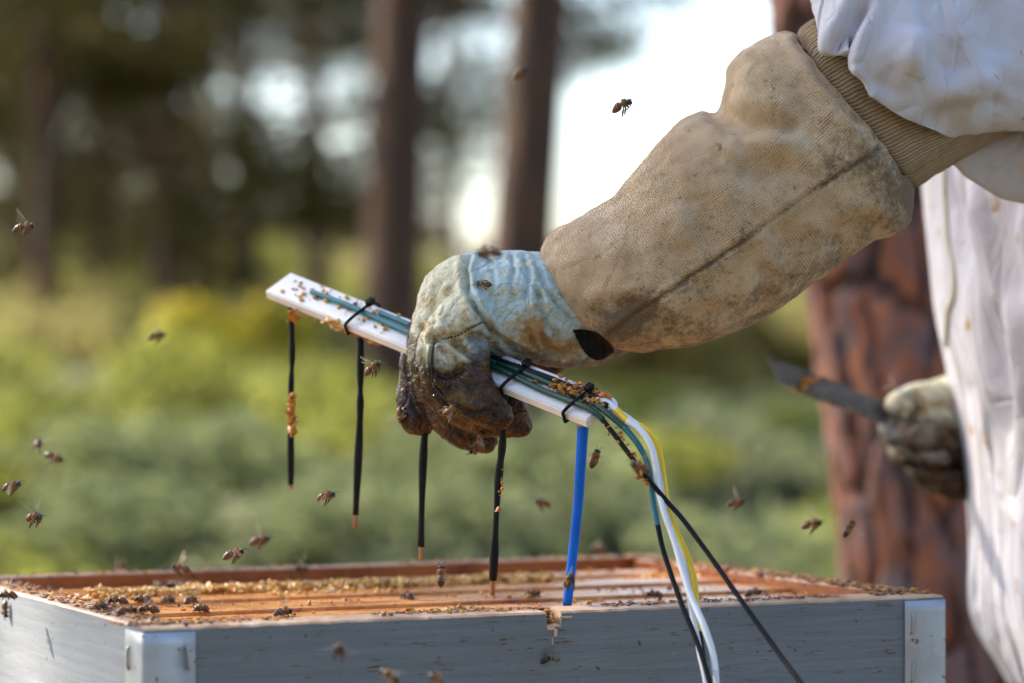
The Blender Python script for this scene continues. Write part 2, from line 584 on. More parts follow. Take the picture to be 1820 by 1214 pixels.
MT = {}
MT['leather'] = mat_leather(); MT['canvas'] = mat_canvas(); MT['knit'] = mat_knit(); MT['suit'] = mat_suit()
MT['paint'] = mat_paint('grey_paint_weathered', (0.160, 0.178, 0.192), (0.208, 0.228, 0.243), 1.0)
MT['paint_side_lit'] = mat_paint('grey_paint_smooth_lit', (0.24, 0.26, 0.29), (0.31, 0.33, 0.36), 0.12)  # same grey paint with fewer cracks; the side's light painted in as paler grey
MT['edge_wood'] = mat_wood('bare_edge_wood', (0.44, 0.27, 0.15), (0.66, 0.46, 0.30), (0.26, 0.11, 0.04), (60, 60, 200))
MT['bar_wood'] = mat_wood('top_bar_wood', (0.54, 0.20, 0.036), (0.74, 0.37, 0.11), (0.30, 0.065, 0.014), rough=0.32)
MT['rail_wood'] = mat_wood('inner_board_wood', (0.26, 0.070, 0.014), (0.42, 0.14, 0.03), (0.13, 0.022, 0.008))
def mat_metal():
    a = NT('galvanised_sheet'); v = a.vec(); n = a.noise(v, 40, 4); n2 = a.noise(v, 130, 3, 0.6)
    c = a.mix(n, (0.36, 0.39, 0.44), (0.50, 0.53, 0.58))
    c = a.mix(a.ramp(n2, (0.66, 0.0), (0.69, 0.9)), c, (0.16, 0.08, 0.035))
    c = a.mix(a.ramp(a.noise(v, 22, 5, 0.7), (0.5, 0.0), (0.72, 0.6)), c, (0.27, 0.25, 0.23))
    return a.done(c, 0.48, a.bump(a.noise(v, 60, 3), 0.35, 0.0012), Metallic=0.5)


MT['metal'] = mat_metal()
MT['staple'] = simple('staple_steel', (0.35, 0.36, 0.38), 0.35, 0.2, 300, Metallic=0.9)
MT['crumb'] = mat_crumb('wax_and_propolis', 0.42, 0.15)
MT['white_plastic'] = simple('white_acetal_plastic', (0.80, 0.79, 0.77), 0.32, 0.05, 30, 0.0, Subsurface_Weight=0.25, Subsurface_Scale=0.004)
MT['black_rubber'] = simple('black_heat_shrink', (0.012, 0.012, 0.013), 0.42, 0.3, 120, 0.1, Specular_IOR_Level=0.12)
MT['black_wire'] = simple('black_wire_sheath', (0.010, 0.010, 0.011), 0.35, 0.2, 120, Specular_IOR_Level=0.12)
MT['copper'] = simple('copper_tip', (0.36, 0.22, 0.16), 0.35, 0.2, 200, Metallic=0.7)
MT['blue'] = simple('blue_tube', (0.004, 0.13, 0.60), 0.4, 0.12, 60, Specular_IOR_Level=0.2)
MT['brass'] = simple('brass_ferrule', (0.55, 0.32, 0.10), 0.35, 0.2, 200, Metallic=0.8)
MT['teal'] = simple('teal_wire_sheath', (0.012, 0.15, 0.19), 0.35, 0.15, 60)
MT['green'] = simple('green_wire_sheath', (0.006, 0.055, 0.030), 0.35, 0.2, 60)
MT['white_wire'] = simple('white_wire_sheath', (0.72, 0.75, 0.80), 0.35, 0.06, 60)
MT['yellow'] = simple('yellow_wire_sheath', (0.80, 0.55, 0.015), 0.35, 0.08, 60)
MT['tie'] = simple('black_cable_tie', (0.010, 0.010, 0.010), 0.25, 0.2, 90, Specular_IOR_Level=0.12)
MT['elastic'] = simple('black_elastic', (0.008, 0.007, 0.007), 0.45, 0.3, 200, 0.2, Specular_IOR_Level=0.12)
MT['thread'] = simple('dark_thread', (0.05, 0.035, 0.02), 0.8, 0.3, 200)
MT['cream_zip'] = simple('cream_zip_tape', (0.70, 0.66, 0.50), 0.6, 0.1, 600, 0.3)
MT['steel'] = simple('worn_tool_steel', (0.10, 0.108, 0.122), 0.5, 0.4, 90, 0.1, Metallic=0.3)
MT['bee'] = mat_bee(); MT['wing'] = mat_wing()
MT['bee_eye'] = simple('bee_eye', (0.012, 0.010, 0.012), 0.15, 0.1, 100)
MT['bee_leg'] = simple('bee_leg', (0.10, 0.042, 0.015), 0.45, 0.4, 400)
MT['fuzz'] = simple('bee_fuzz', (0.32, 0.17, 0.05), 0.8, 0.3, 300)
MT['comb'] = simple('dark_comb', (0.10, 0.05, 0.02), 0.6, 0.3, 200, 0.5)
MT['boot'] = simple('rubber_boot', (0.03, 0.035, 0.03), 0.5, 0.2, 30)
MT['veil'] = simple('black_veil', (0.012, 0.012, 0.012), 0.8, 0.2, 300)
MT['bark_red'] = mat_bark('red_pine_bark', (0.25, 0.075, 0.033), (0.13, 0.050, 0.032), (0.12, 0.10, 0.11), 0.55)
MT['bark_brown'] = mat_bark('brown_pine_bark', (0.100, 0.042, 0.016), (0.060, 0.029, 0.012), (0.060, 0.036, 0.018), 0.6)
MT['needle'] = mat_leaf('pine_needles', (0.032, 0.032, 0.008), (0.105, 0.092, 0.022), 0.35)
MT['needle_pale'] = mat_leaf('pine_needles_pale', (0.055, 0.052, 0.016), (0.14, 0.12, 0.04), 0.38)
MT['leaf_lime'] = mat_leaf('lime_leaves', (0.15, 0.175, 0.03), (0.34, 0.35, 0.08), 0.55)
MT['leaf_mid'] = mat_leaf('mid_green_leaves', (0.11, 0.14, 0.06), (0.23, 0.26, 0.125), 0.5)
MT['leaf_grey'] = mat_leaf('grey_green_leaves', (0.14, 0.165, 0.09), (0.28, 0.30, 0.17), 0.5)
MT['leaf_straw'] = mat_leaf('straw_leaves', (0.22, 0.20, 0.07), (0.42, 0.38, 0.15), 0.5)
MT['flower'] = mat_leaf('yellow_broom_flowers', (0.55, 0.42, 0.02), (0.75, 0.60, 0.05), 0.4)
MT['grass'] = mat_leaf('meadow_grass', (0.06, 0.10, 0.02), (0.20, 0.24, 0.06), 0.45, 0.6)


def mat_ground():
    a = NT('forest_floor'); v = a.vec()
    n1 = a.noise(v, 0.5, 5, 0.6); n2 = a.noise(v, 9, 6, 0.7)
    c = a.mix(a.ramp(n1, (0.4, 0.0), (0.6, 1.0)), (0.14, 0.095, 0.06), (0.085, 0.105, 0.035))
    c = a.mix(a.ramp(n2, (0.4, 0.0), (0.7, 0.7)), c, (0.20, 0.15, 0.09))
    return a.done(c, 0.95, a.bump(n2, 0.6, 0.03))


MT['ground'] = mat_ground()

# ------------------------------------------------------------------ ground, trees and shrubs
def ground():
    r = np.concatenate([[0], np.geomspace(0.6, 900, 60)]); n = 72
    a = np.linspace(0, 2 * math.pi, n, endpoint=False)
    X = r[1:, None] * np.cos(a); Y = 3 + r[1:, None] * np.sin(a)
    Z = 0.10 * fbm(np.stack([X * 0.18, Y * 0.18, X * 0], -1), 3) * sstep(3.0, 9, np.hypot(X, Y - 3)) * (1 - sstep(60, 200, np.hypot(X, Y)))
    V = np.concatenate([[(0, 3, 0)], np.stack([X, Y, Z], -1).reshape(-1, 3)])
    F = [(0, 1 + j, 1 + (j + 1) % n) for j in range(n)]
    F += [tuple(i + 1 for i in f) for f in grid_faces(len(r) - 1, n)]
    o = link('ground', new_mesh('ground', V, F, (MT['ground'],)))
    tag(o, 'pine wood floor of litter and thin grass', kind='structure')


ground()


def leaves(C, length, width, jitter=0.35, up=0.2):
    """small pointed leaf quads centred at C"""
    n = len(C)
    d = rng.normal(size=(n, 3)); d[:, 2] += up; d /= np.linalg.norm(d, axis=1)[:, None]
    s = np.cross(d, rng.normal(size=(n, 3))); s /= np.linalg.norm(s, axis=1)[:, None] + 1e-9
    L = length * (1 + jitter * rng.normal(size=(n, 1))).clip(0.4, 1.8); W = width * (1 + jitter * rng.normal(size=(n, 1))).clip(0.4, 1.8)
    V = np.stack([C - d * L / 2, C + s * W / 2, C + d * L / 2, C - s * W / 2], 1).reshape(-1, 3)
    F = np.arange(4 * n).reshape(n, 4)
    return V, F


def clump_points(centres, radii, per):
    P = []
    for c, r in zip(centres, radii):
        q = rng.normal(size=(per, 3)); q /= np.linalg.norm(q, axis=1)[:, None]
        q *= (rng.random((per, 1)) ** 0.45) * r
        q[:, 2] *= 0.6
        P.append(np.asarray(c) + q)
    return np.concatenate(P)


def trunk_mesh(base, top, r0, r1, n=20, m=40, rough=0.06, bend=0.05):
    t = np.linspace(0, 1, m)[:, None]
    base = np.asarray(base, float); top = np.asarray(top, float)
    P = base + (top - base) * t
    P[:, 0] += bend * np.sin(t[:, 0] * 5.0); P[:, 1] += bend * np.sin(t[:, 0] * 4 + 1)
    rad = r0 + (r1 - r0) * t[:, 0] + r0 * 0.5 * np.exp(-t[:, 0] * 22)
    V, F = tube(P, rad, n)
    N = vnormals(V, F)
    V = V + N * (r0 * rough * fbm(V * np.array((9, 9, 3.5)), 3))[:, None]
    return V, F


def plated_trunk(base, top, r0, r1, n=150, m=520, seed=0):
    """trunk whose bark is broken into raised plates with deep cracks between"""
    rr = np.random.default_rng(seed)
    t = np.concatenate([np.linspace(0, 0.32, m - 60, endpoint=False), np.linspace(0.32, 1, 60)])[:, None]
    base = np.asarray(base, float); top = np.asarray(top, float)
    V, F = tube(base + (top - base) * t, r0 + (r1 - r0) * t[:, 0] + r0 * 0.45 * np.exp(-t[:, 0] * 22), n)
    L = np.linalg.norm(top - base); u = np.tile(np.arange(n) / n * 17.0, m); w = np.repeat(t[:, 0] * L / 0.15, n)
    u = u + 0.7 * perlin(np.stack([u * 0.8, w * 1.3, 0 * u], -1)) + 0.3 * perlin(np.stack([u * 2.5, w * 4, 0 * u + 9], -1)); w = w + 0.6 * perlin(np.stack([u * 0.9, w * 0.9, 0 * u + 4], -1))
    ju, jw, jh = rr.random((17, 512)), rr.random((17, 512)), rr.random((17, 512))
    d1 = np.full(len(u), 9.0); d2 = np.full(len(u), 9.0); hh = np.zeros(len(u))
    iu, iw = np.floor(u).astype(int), np.floor(w).astype(int)
    for a_ in (-1, 0, 1):
        for b_2 in (-1, 0, 1):
            cu, cw = (iu + a_) % 17, (iw + b_2) % 512
            dd = np.hypot(iu + a_ + ju[cu, cw] - u, iw + b_2 + jw[cu, cw] - w)
            m1 = dd < d1
            d2 = np.where(m1, d1, np.minimum(d2, dd)); hh = np.where(m1, jh[cu, cw], hh); d1 = np.where(m1, dd, d1)
    e = sstep(0.0, 0.16, d2 - d1)
    V = V + vnormals(V, F) * (r0 * (0.07 * e + 0.08 * hh * e + 0.05 * fbm(V * np.array((60, 60, 24)), 3)) - 0.08 * r0)[:, None]
    return V, F, np.stack([e, hh, 0 * e], -1)


def mat_plates():
    a = NT('plated_red_bark'); sp = a.sep(a.attr()); v = a.vec('Object', (30, 30, 14)); n = a.noise(v, 1.0, 5, 0.65, 0.5)
    c = a.mix(sp[1], (0.30, 0.092, 0.032), (0.15, 0.060, 0.036))
    c = a.mix(a.ramp(n, (0.45, 0.0), (0.62, 0.85)), c, (0.11, 0.088, 0.098))
    c = a.mix(sp[0], (0.045, 0.026, 0.022), c)
    return a.done(c, 0.9, a.bump(n, 0.6, 0.006))


MT['bark_plates'] = mat_plates()


def pine(loc, top, r0, label, needle, crown_z=(2.5, 6), reach=1.6, nlimb=14, per=300, clumps=4, bark='bark_brown', group=None, leaf=(0.11, 0.018), seed=0):
    global rng
    keep = rng; rng = np.random.default_rng(100 + seed)
    t = thing('pine_tree', loc, label, 'tree', group)
    loc = np.asarray(loc, float); top = np.asarray(top, float)
    if bark == 'bark_red':
        V, F, C = plated_trunk(loc - (0, 0, 0.05), top, r0, r0 * 0.3)
        wpart('trunk', V, F, MT['bark_plates'], t, col=C)
    else:
        wpart('trunk', *trunk_mesh(loc - (0, 0, 0.05), top, r0, r0 * 0.3), MT[bark], t)
    cs, rs = [], []
    for k in range(nlimb):
        f = (crown_z[0] + (crown_z[1] - crown_z[0]) * (k + 0.5) / nlimb) / top[2]
        s = loc + (top - loc) * min(f, 0.98)
        a = k * 2.4 + rng.normal() * 0.3
        L = reach * (1.15 - 0.75 * (k / nlimb)) * (0.75 + 0.5 * rng.random())
        e = s + np.array((math.cos(a) * L, math.sin(a) * L, L * (0.05 + 0.25 * rng.random())))
        mid = (s + e) / 2 + rng.normal(size=3) * 0.06 * L
        P = catmull([s, mid, e], 8)
        wpart('limb', *tube(P, np.linspace(r0 * 0.32, r0 * 0.07, 8), 7), MT[bark], t)
        for j in range(clumps):
            g = 0.3 + 0.75 * (j + rng.random()) / clumps
            cs.append(s + (e - s) * g + rng.normal(size=3) * 0.16 * reach); rs.append(reach * (0.20 + 0.13 * rng.random()))
    V, F = leaves(clump_points(cs, rs, per), *leaf)
    wpart('crown', V, F, MT[needle], t, smooth=False)
    rng = keep
    return t


def gxy(px, d):
    """ground position under photo column px at depth d"""
    return np.array(((px - 910) / FPX * d, d * CP, 0.0))


def leaned(px0, px1, d, ztop):
    """trunk ends so that the trunk's axis runs through column px1 at picture top and px0 at the horizon"""
    b = gxy(px0, d); zt = 0.65 / 5.0 * d
    x1 = (px1 - 910) / FPX * d
    slope = (x1 - b[0]) / zt
    base = np.array((b[0] - slope * HC, b[1], 0.0))
    return base, np.array((base[0] + slope * ztop, b[1] + 0.1, ztop))


b_, t_ = leaned(1668, 1573, 2.8, 8.5)
pine(b_, t_, 0.116, 'thick red-barked pine trunk rising right behind the person in white', 'needle', (5.0, 8.2), 1.8, 12, 160, bark='bark_red', seed=1)
b_, t_ = leaned(892, 930, 8.6, 7.5)
pine(b_, t_, 0.112, 'straight dark pine trunk standing alone against the bright open sky', 'needle', (3.6, 7.2), 1.6, 12, 200, seed=2)
b_, t_ = leaned(676, 692, 11.5, 8.0)
pine(b_, t_, 0.138, 'dark pine trunk between the bright sky gap and the dense foliage', 'needle', (2.3, 7.6), 1.5, 14, 200, seed=3)
PG = 'pines of the dense stand'
for k, (px, d, h, rr, zc, reach, nl, per, nd) in enumerate([
        (60, 13.5, 6.5, 0.075, 1.75, 1.35, 18, 300, 'needle'), (270, 15.0, 7.0, 0.085, 1.75, 1.5, 18, 320, 'needle'),
        (430, 18.0, 7.5, 0.10, 2.0, 1.6, 18, 300, 'needle'), (-160, 17.0, 7.0, 0.10, 1.5, 1.9, 18, 340, 'needle'),
        (160, 21.0, 8.0, 0.12, 2.0, 2.0, 18, 330, 'needle_pale'), (560, 23.0, 8.5, 0.12, 2.9, 1.7, 18, 300, 'needle'),
        (340, 27.0, 9.0, 0.14, 2.1, 2.3, 18, 300, 'needle_pale'), (20, 29.0, 9.0, 0.14, 1.8, 2.5, 18, 300, 'needle'),
        (800, 33.0, 9.5, 0.12, 4.2, 1.7, 14, 70, 'needle_pale'), (-330, 22.0, 8.0, 0.12, 1.6, 2.0, 16, 240, 'needle')]):
    base = gxy(px, d); base[2] = 0
    pine(base, base + np.array((0.15 * math.sin(k * 2.1), 0.1, h)), rr,
         ('slender dark pine of the dense stand, low branches hanging over the shrubs' if d < 19 else 'paler-needled pine deeper in the dense stand' if nd == 'needle_pale' else 'dark pine at the back of the dense stand'), nd, (zc, h), reach, nl, per, group=PG, seed=10 + k, leaf=(0.13, 0.022))
LOWP = ['straight behind the first black probe', 'straight behind the bar end', 'straight behind the second dark trunk', 'low in the gap between the two dark trunks']
for k, (px, d, h, zc, rc, pr) in enumerate([(120, 38, 2.9, 0.4, 2.2, 130), (380, 40, 2.7, 0.4, 2.2, 130), (610, 39, 2.6, 0.4, 1.8, 110), (800, 37, 1.9, 0.3, 1.2, 110)]):
    base = gxy(px, d)
    pine(base, base + np.array((0.1, 0, h)), 0.10, 'far low bushy pine ' + LOWP[k], 'needle', (zc, h), rc, 22, pr, clumps=5, seed=80 + k, leaf=(0.2, 0.05))
for k, (x, y) in enumerate(((-12.5, 8.0), (-14.5, 14.0), (-9.5, 3.8), (6.5, 12.0), (9.0, 9.0))):
    pine((x, y, 0), (x + 0.1, y, 7.0), 0.12, 'bushy pine at the edge of the clearing, ' + ('well outside the dense stand' if x < 0 else 'behind the person'), 'needle_pale', (0.9, 6.6), 1.7, 18, 120, clumps=4, seed=90 + k, group='pines round the clearing', leaf=(0.2, 0.05))
pine(gxy(1480, 30), gxy(1480, 30) + np.array((0, 0, 9.0)), 0.13, 'far pine whose thin pale branches reach into the open sky beside the red trunk', 'needle_pale', (3.4, 8.6), 1.7, 14, 120, seed=40)


_sh = np.array((0.15, 1.8, 0.95)) + np.array(_sd) * 5.6
pine((_sh[0], _sh[1], 0), (_sh[0], _sh[1], 6.6), 0.16, 'broad pine whose crown shades the hive and the person', 'needle', (3.4, 6.2), 2.3, 18, 95, clumps=5, seed=50, leaf=(0.15, 0.04))


BEHIND = ['straight opposite the front board of the hive', 'farther back, to the hand side of the hive', 'farther back, towards the person', 'far out opposite the side board', 'far out opposite the person']
for k, (x, y) in enumerate(((0.4, -6.5), (-4.0, -7.0), (4.6, -6.5), (-8.0, -4.6), (8.0, -4.0))):
    pine((x, y, 0), (x + 0.1, y, 6.8), 0.15, 'dense pine of the clearing edge ' + BEHIND[k], 'needle', (0.9, 6.4), 1.9, 20, 160, clumps=5, seed=60 + k, leaf=(0.20, 0.06))


def shrub_mesh(seed, n, flowers=0):
    r = np.random.default_rng(seed)
    cs = r.normal(size=(18, 3)) * np.array((0.26, 0.26, 0.20)) + np.array((0, 0, 0.56)); rs = 0.15 + 0.13 * r.random(18)
    cs[:, 2] = cs[:, 2].clip(0.15, 0.9)
    P = clump_points(cs, rs, n // 18)
    P = P[P[:, 2] > 0.03]
    V, F = leaves(P, 0.062, 0.026, up=0.5)
    stems = []
    for k in range(12):
        e = cs[k] * np.array((1, 1, 0.95))
        stems.append(tube(catmull([(0.02 * k % 0.07 - 0.03, 0.01 * (k % 5) - 0.02, -0.04), e * 0.5 + r.normal(size=3) * 0.03, e], 6), np.linspace(0.014, 0.004, 6), 5))
    top = P[P[:, 2] > 0.45]
    FL = leaves(top[r.integers(0, len(top), flowers)] + r.normal(size=(flowers, 3)) * 0.03, 0.05, 0.04) if flowers else None
    return (V, F), join(stems), FL


SH = {}
for kind, mat, seed, fl in (('lime', 'leaf_lime', 3, 0), ('mid', 'leaf_mid', 4, 0), ('grey', 'leaf_grey', 5, 0), ('straw', 'leaf_straw', 6, 0), ('broom', 'leaf_lime', 8, 2600)):
    fo, st, FL = shrub_mesh(seed, 5200, fl)
    SH[kind] = (new_mesh('foliage', fo[0], fo[1], (MT[mat],), False), new_mesh('stem', st[0], st[1], (MT['bark_brown'],)),
                new_mesh('flowers', FL[0], FL[1], (MT['flower'],), False) if FL else None)
SLAB = {'lime': 'bright yellow-green leafy shrub', 'mid': 'dark mid-green rounded shrub', 'grey': 'grey-green soft shrub', 'straw': 'pale straw-yellow dry shrub',
        'broom': 'shrub covered in bright yellow flowers in front of the dark pines'}


def shrub(px, d, w, h, kind):
    col_ = 'beyond the side board' if px < 150 else 'beyond the first black probe' if px < 420 else 'beyond the white bar' if px < 700 else 'beyond the gloved hand' if px < 1000 else 'beyond the blue probe' if px < 1250 else 'by the red trunk'
    row = 'low front-row' if d < 8 else 'waist-high second-row' if d < 12.5 else 'tall back-row' if d < 25 else 'far-off'
    o = thing('shrub', gxy(px, d), SLAB[kind] if kind == 'broom' else row + ' ' + SLAB[kind] + ' ' + col_, 'shrub', 'shrubs of the undergrowth')
    h *= 1.12 if d >= 25 else 0.86 if d >= 12 else 0.92
    o.scale = (w, w, h); o.rotation_euler[2] = random.random() * 6.3
    link('foliage', SH[kind][0], o); link('stem', SH[kind][1], o)
    if SH[kind][2]: link('flowers', SH[kind][2], o)


for px, d, w, h, kind in [
        (-60, 6.0, 1.0, 0.72, 'lime'), (60, 7.2, 1.1, 0.95, 'lime'), (190, 6.4, 1.1, 0.78, 'mid'), (330, 7.0, 1.2, 0.92, 'mid'), (470, 6.3, 1.1, 0.80, 'grey'),
        (600, 6.9, 1.2, 0.90, 'grey'), (720, 6.2, 1.0, 0.78, 'mid'), (850, 7.0, 1.1, 0.92, 'mid'), (925, 6.5, 0.7, 0.84, 'grey'), (1020, 7.4, 0.75, 0.84, 'grey'), 
        (0, 9.5, 1.4, 1.15, 'lime'), (150, 10.5, 1.5, 1.20, 'grey'), (330, 9.8, 1.3, 1.15, 'lime'), (480, 11.0, 1.5, 1.20, 'grey'), (640, 10.0, 1.3, 1.06, 'lime'), (800, 11.0, 1.5, 1.15, 'grey'),
        (1000, 10.5, 1.3, 1.1, 'grey'), 
        (90, 13.0, 1.6, 1.45, 'straw'), (240, 14.0, 1.6, 1.42, 'straw'), (392, 12.6, 0.9, 1.50, 'broom'), (520, 15.0, 1.7, 1.55, 'straw'), (650, 15.0, 1.5, 1.35, 'lime'), (760, 16.0, 1.7, 1.4, 'straw'),
        (-20, 16, 1.9, 1.7, 'straw'), (1310, 20.0, 2.0, 0.86, 'mid'), (1190, 21.0, 2.2, 0.92, 'mid'), (1420, 22.0, 2.2, 0.90, 'mid'), (1070, 19.0, 2.0, 0.98, 'lime'), (940, 18.0, 2.0, 1.1, 'lime'),
        (1180, 29.0, 2.8, 2.0, 'straw'), (1050, 30.0, 2.8, 2.0, 'straw'), (1320, 30.0, 2.8, 2.05, 'straw'), (1440, 31.0, 2.8, 2.0, 'lime'), (1560, 29.0, 2.8, 2.0, 'straw'),
        (910, 30.0, 2.6, 1.9, 'straw'), (780, 33.0, 2.8, 2.1, 'lime'), (640, 34.0, 3.0, 2.1, 'straw'), (480, 34.0, 3.0, 2.2, 'lime'), (300, 35.0, 3.0, 2.2, 'straw'), (120, 35.0, 3.0, 2.3, 'lime'), (-60, 36.0, 3.0, 2.2, 'straw'),
        (1700, 9.0, 1.3, 1.0, 'mid'), (1850, 7.5, 1.2, 0.95, 'lime'), (-220, 7.0, 1.2, 0.95, 'mid'), (-330, 9.0, 1.5, 1.1, 'lime')]:
    shrub(px, d, w, h, kind)


def grass():
    n = 60000
    d = 2.6 + 22 * rng.random(n) ** 1.3
    a = R(55) * (2 * rng.random(n) - 1)
    x, y = d * np.sin(a), d * np.cos(a)
    keep = (perlin(np.stack([x * 0.5, y * 0.5, x * 0 + 3.3], -1)) > -0.12 - 0.2 * rng.random(n)) & ~((np.abs(x - 0.3) < 0.75) & (y < 2.7))
    keep &= ~((x / y > 0.05) & (x / y < 0.13) & (rng.random(n) < 0.8))
    x, y = x[keep], y[keep]; n = len(x)
    h = (0.08 + 0.16 * rng.random(n)) * (0.6 + 0.4 * (y > 4)); w = 0.006 + 0.008 * rng.random(n); an = rng.random(n) * 6.3
    lx, ly = rng.normal(size=n) * 0.05, rng.normal(size=n) * 0.05
    B = np.stack([x, y, 0 * x - 0.02], -1); S = np.stack([np.cos(an) * w, np.sin(an) * w, 0 * w], -1)
    M_ = B + np.stack([lx * 0.4, ly * 0.4, h * 0.6], -1); T = B + np.stack([lx, ly, h], -1)
    V = np.stack([B - S, B + S, M_ + S * 0.7, M_ - S * 0.7, T], 1).reshape(-1, 3)
    i = np.arange(n) * 5
    F = [(k, k + 1, k + 2, k + 3) for k in i] + [(k + 3, k + 2, k + 4) for k in i]
    o = link('grass', new_mesh('grass', V, F, (MT['grass'],), False))
    tag(o, 'thin meadow grass growing over the pine wood floor', 'grass', kind='stuff')


grass()

# ------------------------------------------------------------------ the hive
ZT = HC - 0.139                                   # top of the upper box
A = on_plane(255, 1115, ZT); B = on_plane(1677, 1056, ZT)
HYAW = math.atan2(B[1] - A[1], B[0] - A[0])
LX = float(np.hypot(*(B - A)[:2])); LY = 0.385; TB = 0.023; HB = 0.285
CY, SY = math.cos(HYAW), math.sin(HYAW)


def to_hive(P):
    q = np.asarray(P) - A
    return np.stack([q[..., 0] * CY + q[..., 1] * SY, -q[..., 0] * SY + q[..., 1] * CY, q[..., 2]], -1)


def from_hive(q):
    q = np.asarray(q, float)
    return np.stack([A[0] + q[..., 0] * CY - q[..., 1] * SY, A[1] + q[..., 0] * SY + q[..., 1] * CY, ZT + q[..., 2]], -1)


def hpart(name, V, F, mat, parent, smooth=False, **kw):
    """part of a thing whose origin is the hive's near corner, in hive axes, z from the rim"""
    mats = mat if isinstance(mat, (list, tuple)) else (mat,)
    V = np.asarray(V, float) - np.array((0, 0, root_of(parent)['z0']))
    return link(name, new_mesh(name, V, F, mats, smooth, **kw), parent)


def hthing(name, z0, label, cat, group=None):
    o = thing(name, (A[0], A[1], ZT + z0), label, cat, group, HYAW)
    o['z0'] = z0
    return o


def rim_board(L, T, H, notch=None, seed=0, rough=0.0007, extra=0.0):
    """board lying along x with a worn, uneven top edge; returns verts, faces, face materials (0 paint, 1 bare wood)"""
    r = np.random.default_rng(seed)
    xs = np.linspace(0, L, 150)
    zf = extra - 0.0008 + rough * fbm(np.stack([xs * 90, xs * 0, xs * 0 + seed], -1), 4)
    zb = extra + 0.0002 + rough * 0.6 * fbm(np.stack([xs * 60, xs * 0, xs * 0 + seed + 9], -1), 3)
    if notch:
        n0, n1, nz = notch
        k0 = int(np.argmin(abs(xs - n0))); k1 = int(np.argmin(abs(xs - n1)))
        xs[k0] = n0; xs[k1] = n1
        xs = np.insert(xs, k1, n1 - 1e-4); zf = np.insert(zf, k1, nz); zb = np.insert(zb, k1, nz * 0.7)
        xs = np.insert(xs, k0 + 1, n0 + 1e-4); zf = np.insert(zf, k0 + 1, nz); zb = np.insert(zb, k0 + 1, nz * 0.7)
        for q in range(k0 + 2, k1 + 1):
            zf[q] = nz + 0.0006 * r.normal(); zb[q] = nz * 0.7
    m = len(xs); V = []; F = []; fm = []
    for x, a_, b_2 in zip(xs, zf, zb):
        V += [(x, 0, -H), (x, 0, a_ - 0.0012), (x, 0.0013, a_), (x, T - 0.0013, b_2), (x, T, b_2 - 0.0012), (x, T, -H)]
    for i in range(m - 1):
        o = i * 6
        for j in range(6):
            a0, a1 = o + j, o + (j + 1) % 6
            F.append((a0, a0 + 6, a1 + 6, a1) if True else 0)
            cut = notch and xs[i] >= notch[0] - 1e-6 and xs[i + 1] <= notch[1] + 1e-6
            fm.append((0, 1, 1, 1, 2, 0)[j])
    F.append(tuple(range(6))); fm.append(0); F.append(tuple(range((m - 1) * 6, m * 6))[::-1]); fm.append(0)
    return np.array(V), F, fm


def rot_board(V, corner, ang):
    c, s = math.cos(ang), math.sin(ang)
    V = np.array(V)
    return np.stack([corner[0] + V[:, 0] * c - V[:, 1] * s, corner[1] + V[:, 0] * s + V[:, 1] * c, V[:, 2]], -1)


nx = [float(to_hive(on_plane(p, 1085, ZT))[0]) for p in (970, 1002)]
up = hthing('hive_box', -HB, 'open grey painted wooden hive box with galvanised corners and bare rim', 'hive')
V, F, fm = rim_board(LX, TB, HB, (nx[0], nx[1], -0.0085), 1)
front = hpart('front_board', V, F, (MT['paint'], MT['edge_wood'], MT['rail_wood']), up, fmat=fm)
V, F, fm = rim_board(LY - 2 * TB - 0.0006, TB, HB, None, 2)
V2 = rot_board(V, (TB, TB + 0.0003), math.pi / 2)
hpart('side_board', V2, F, (MT['rail_wood'], MT['edge_wood'], MT['paint_side_lit']), up, fmat=fm)
V2 = rot_board(V, (LX, TB + 0.0003), math.pi / 2)
hpart('side_board', V2, F, (MT['paint_side_lit'], MT['edge_wood'], MT['rail_wood']), up, fmat=fm)
V, F, fm = rim_board(LX, TB, HB, None, 3, extra=0.0015)
V2 = rot_board(V, (LX, LY), math.pi)
hpart('back_board', V2, F, (MT['paint_side_lit'], MT['edge_wood'], MT['rail_wood']), up, fmat=fm)


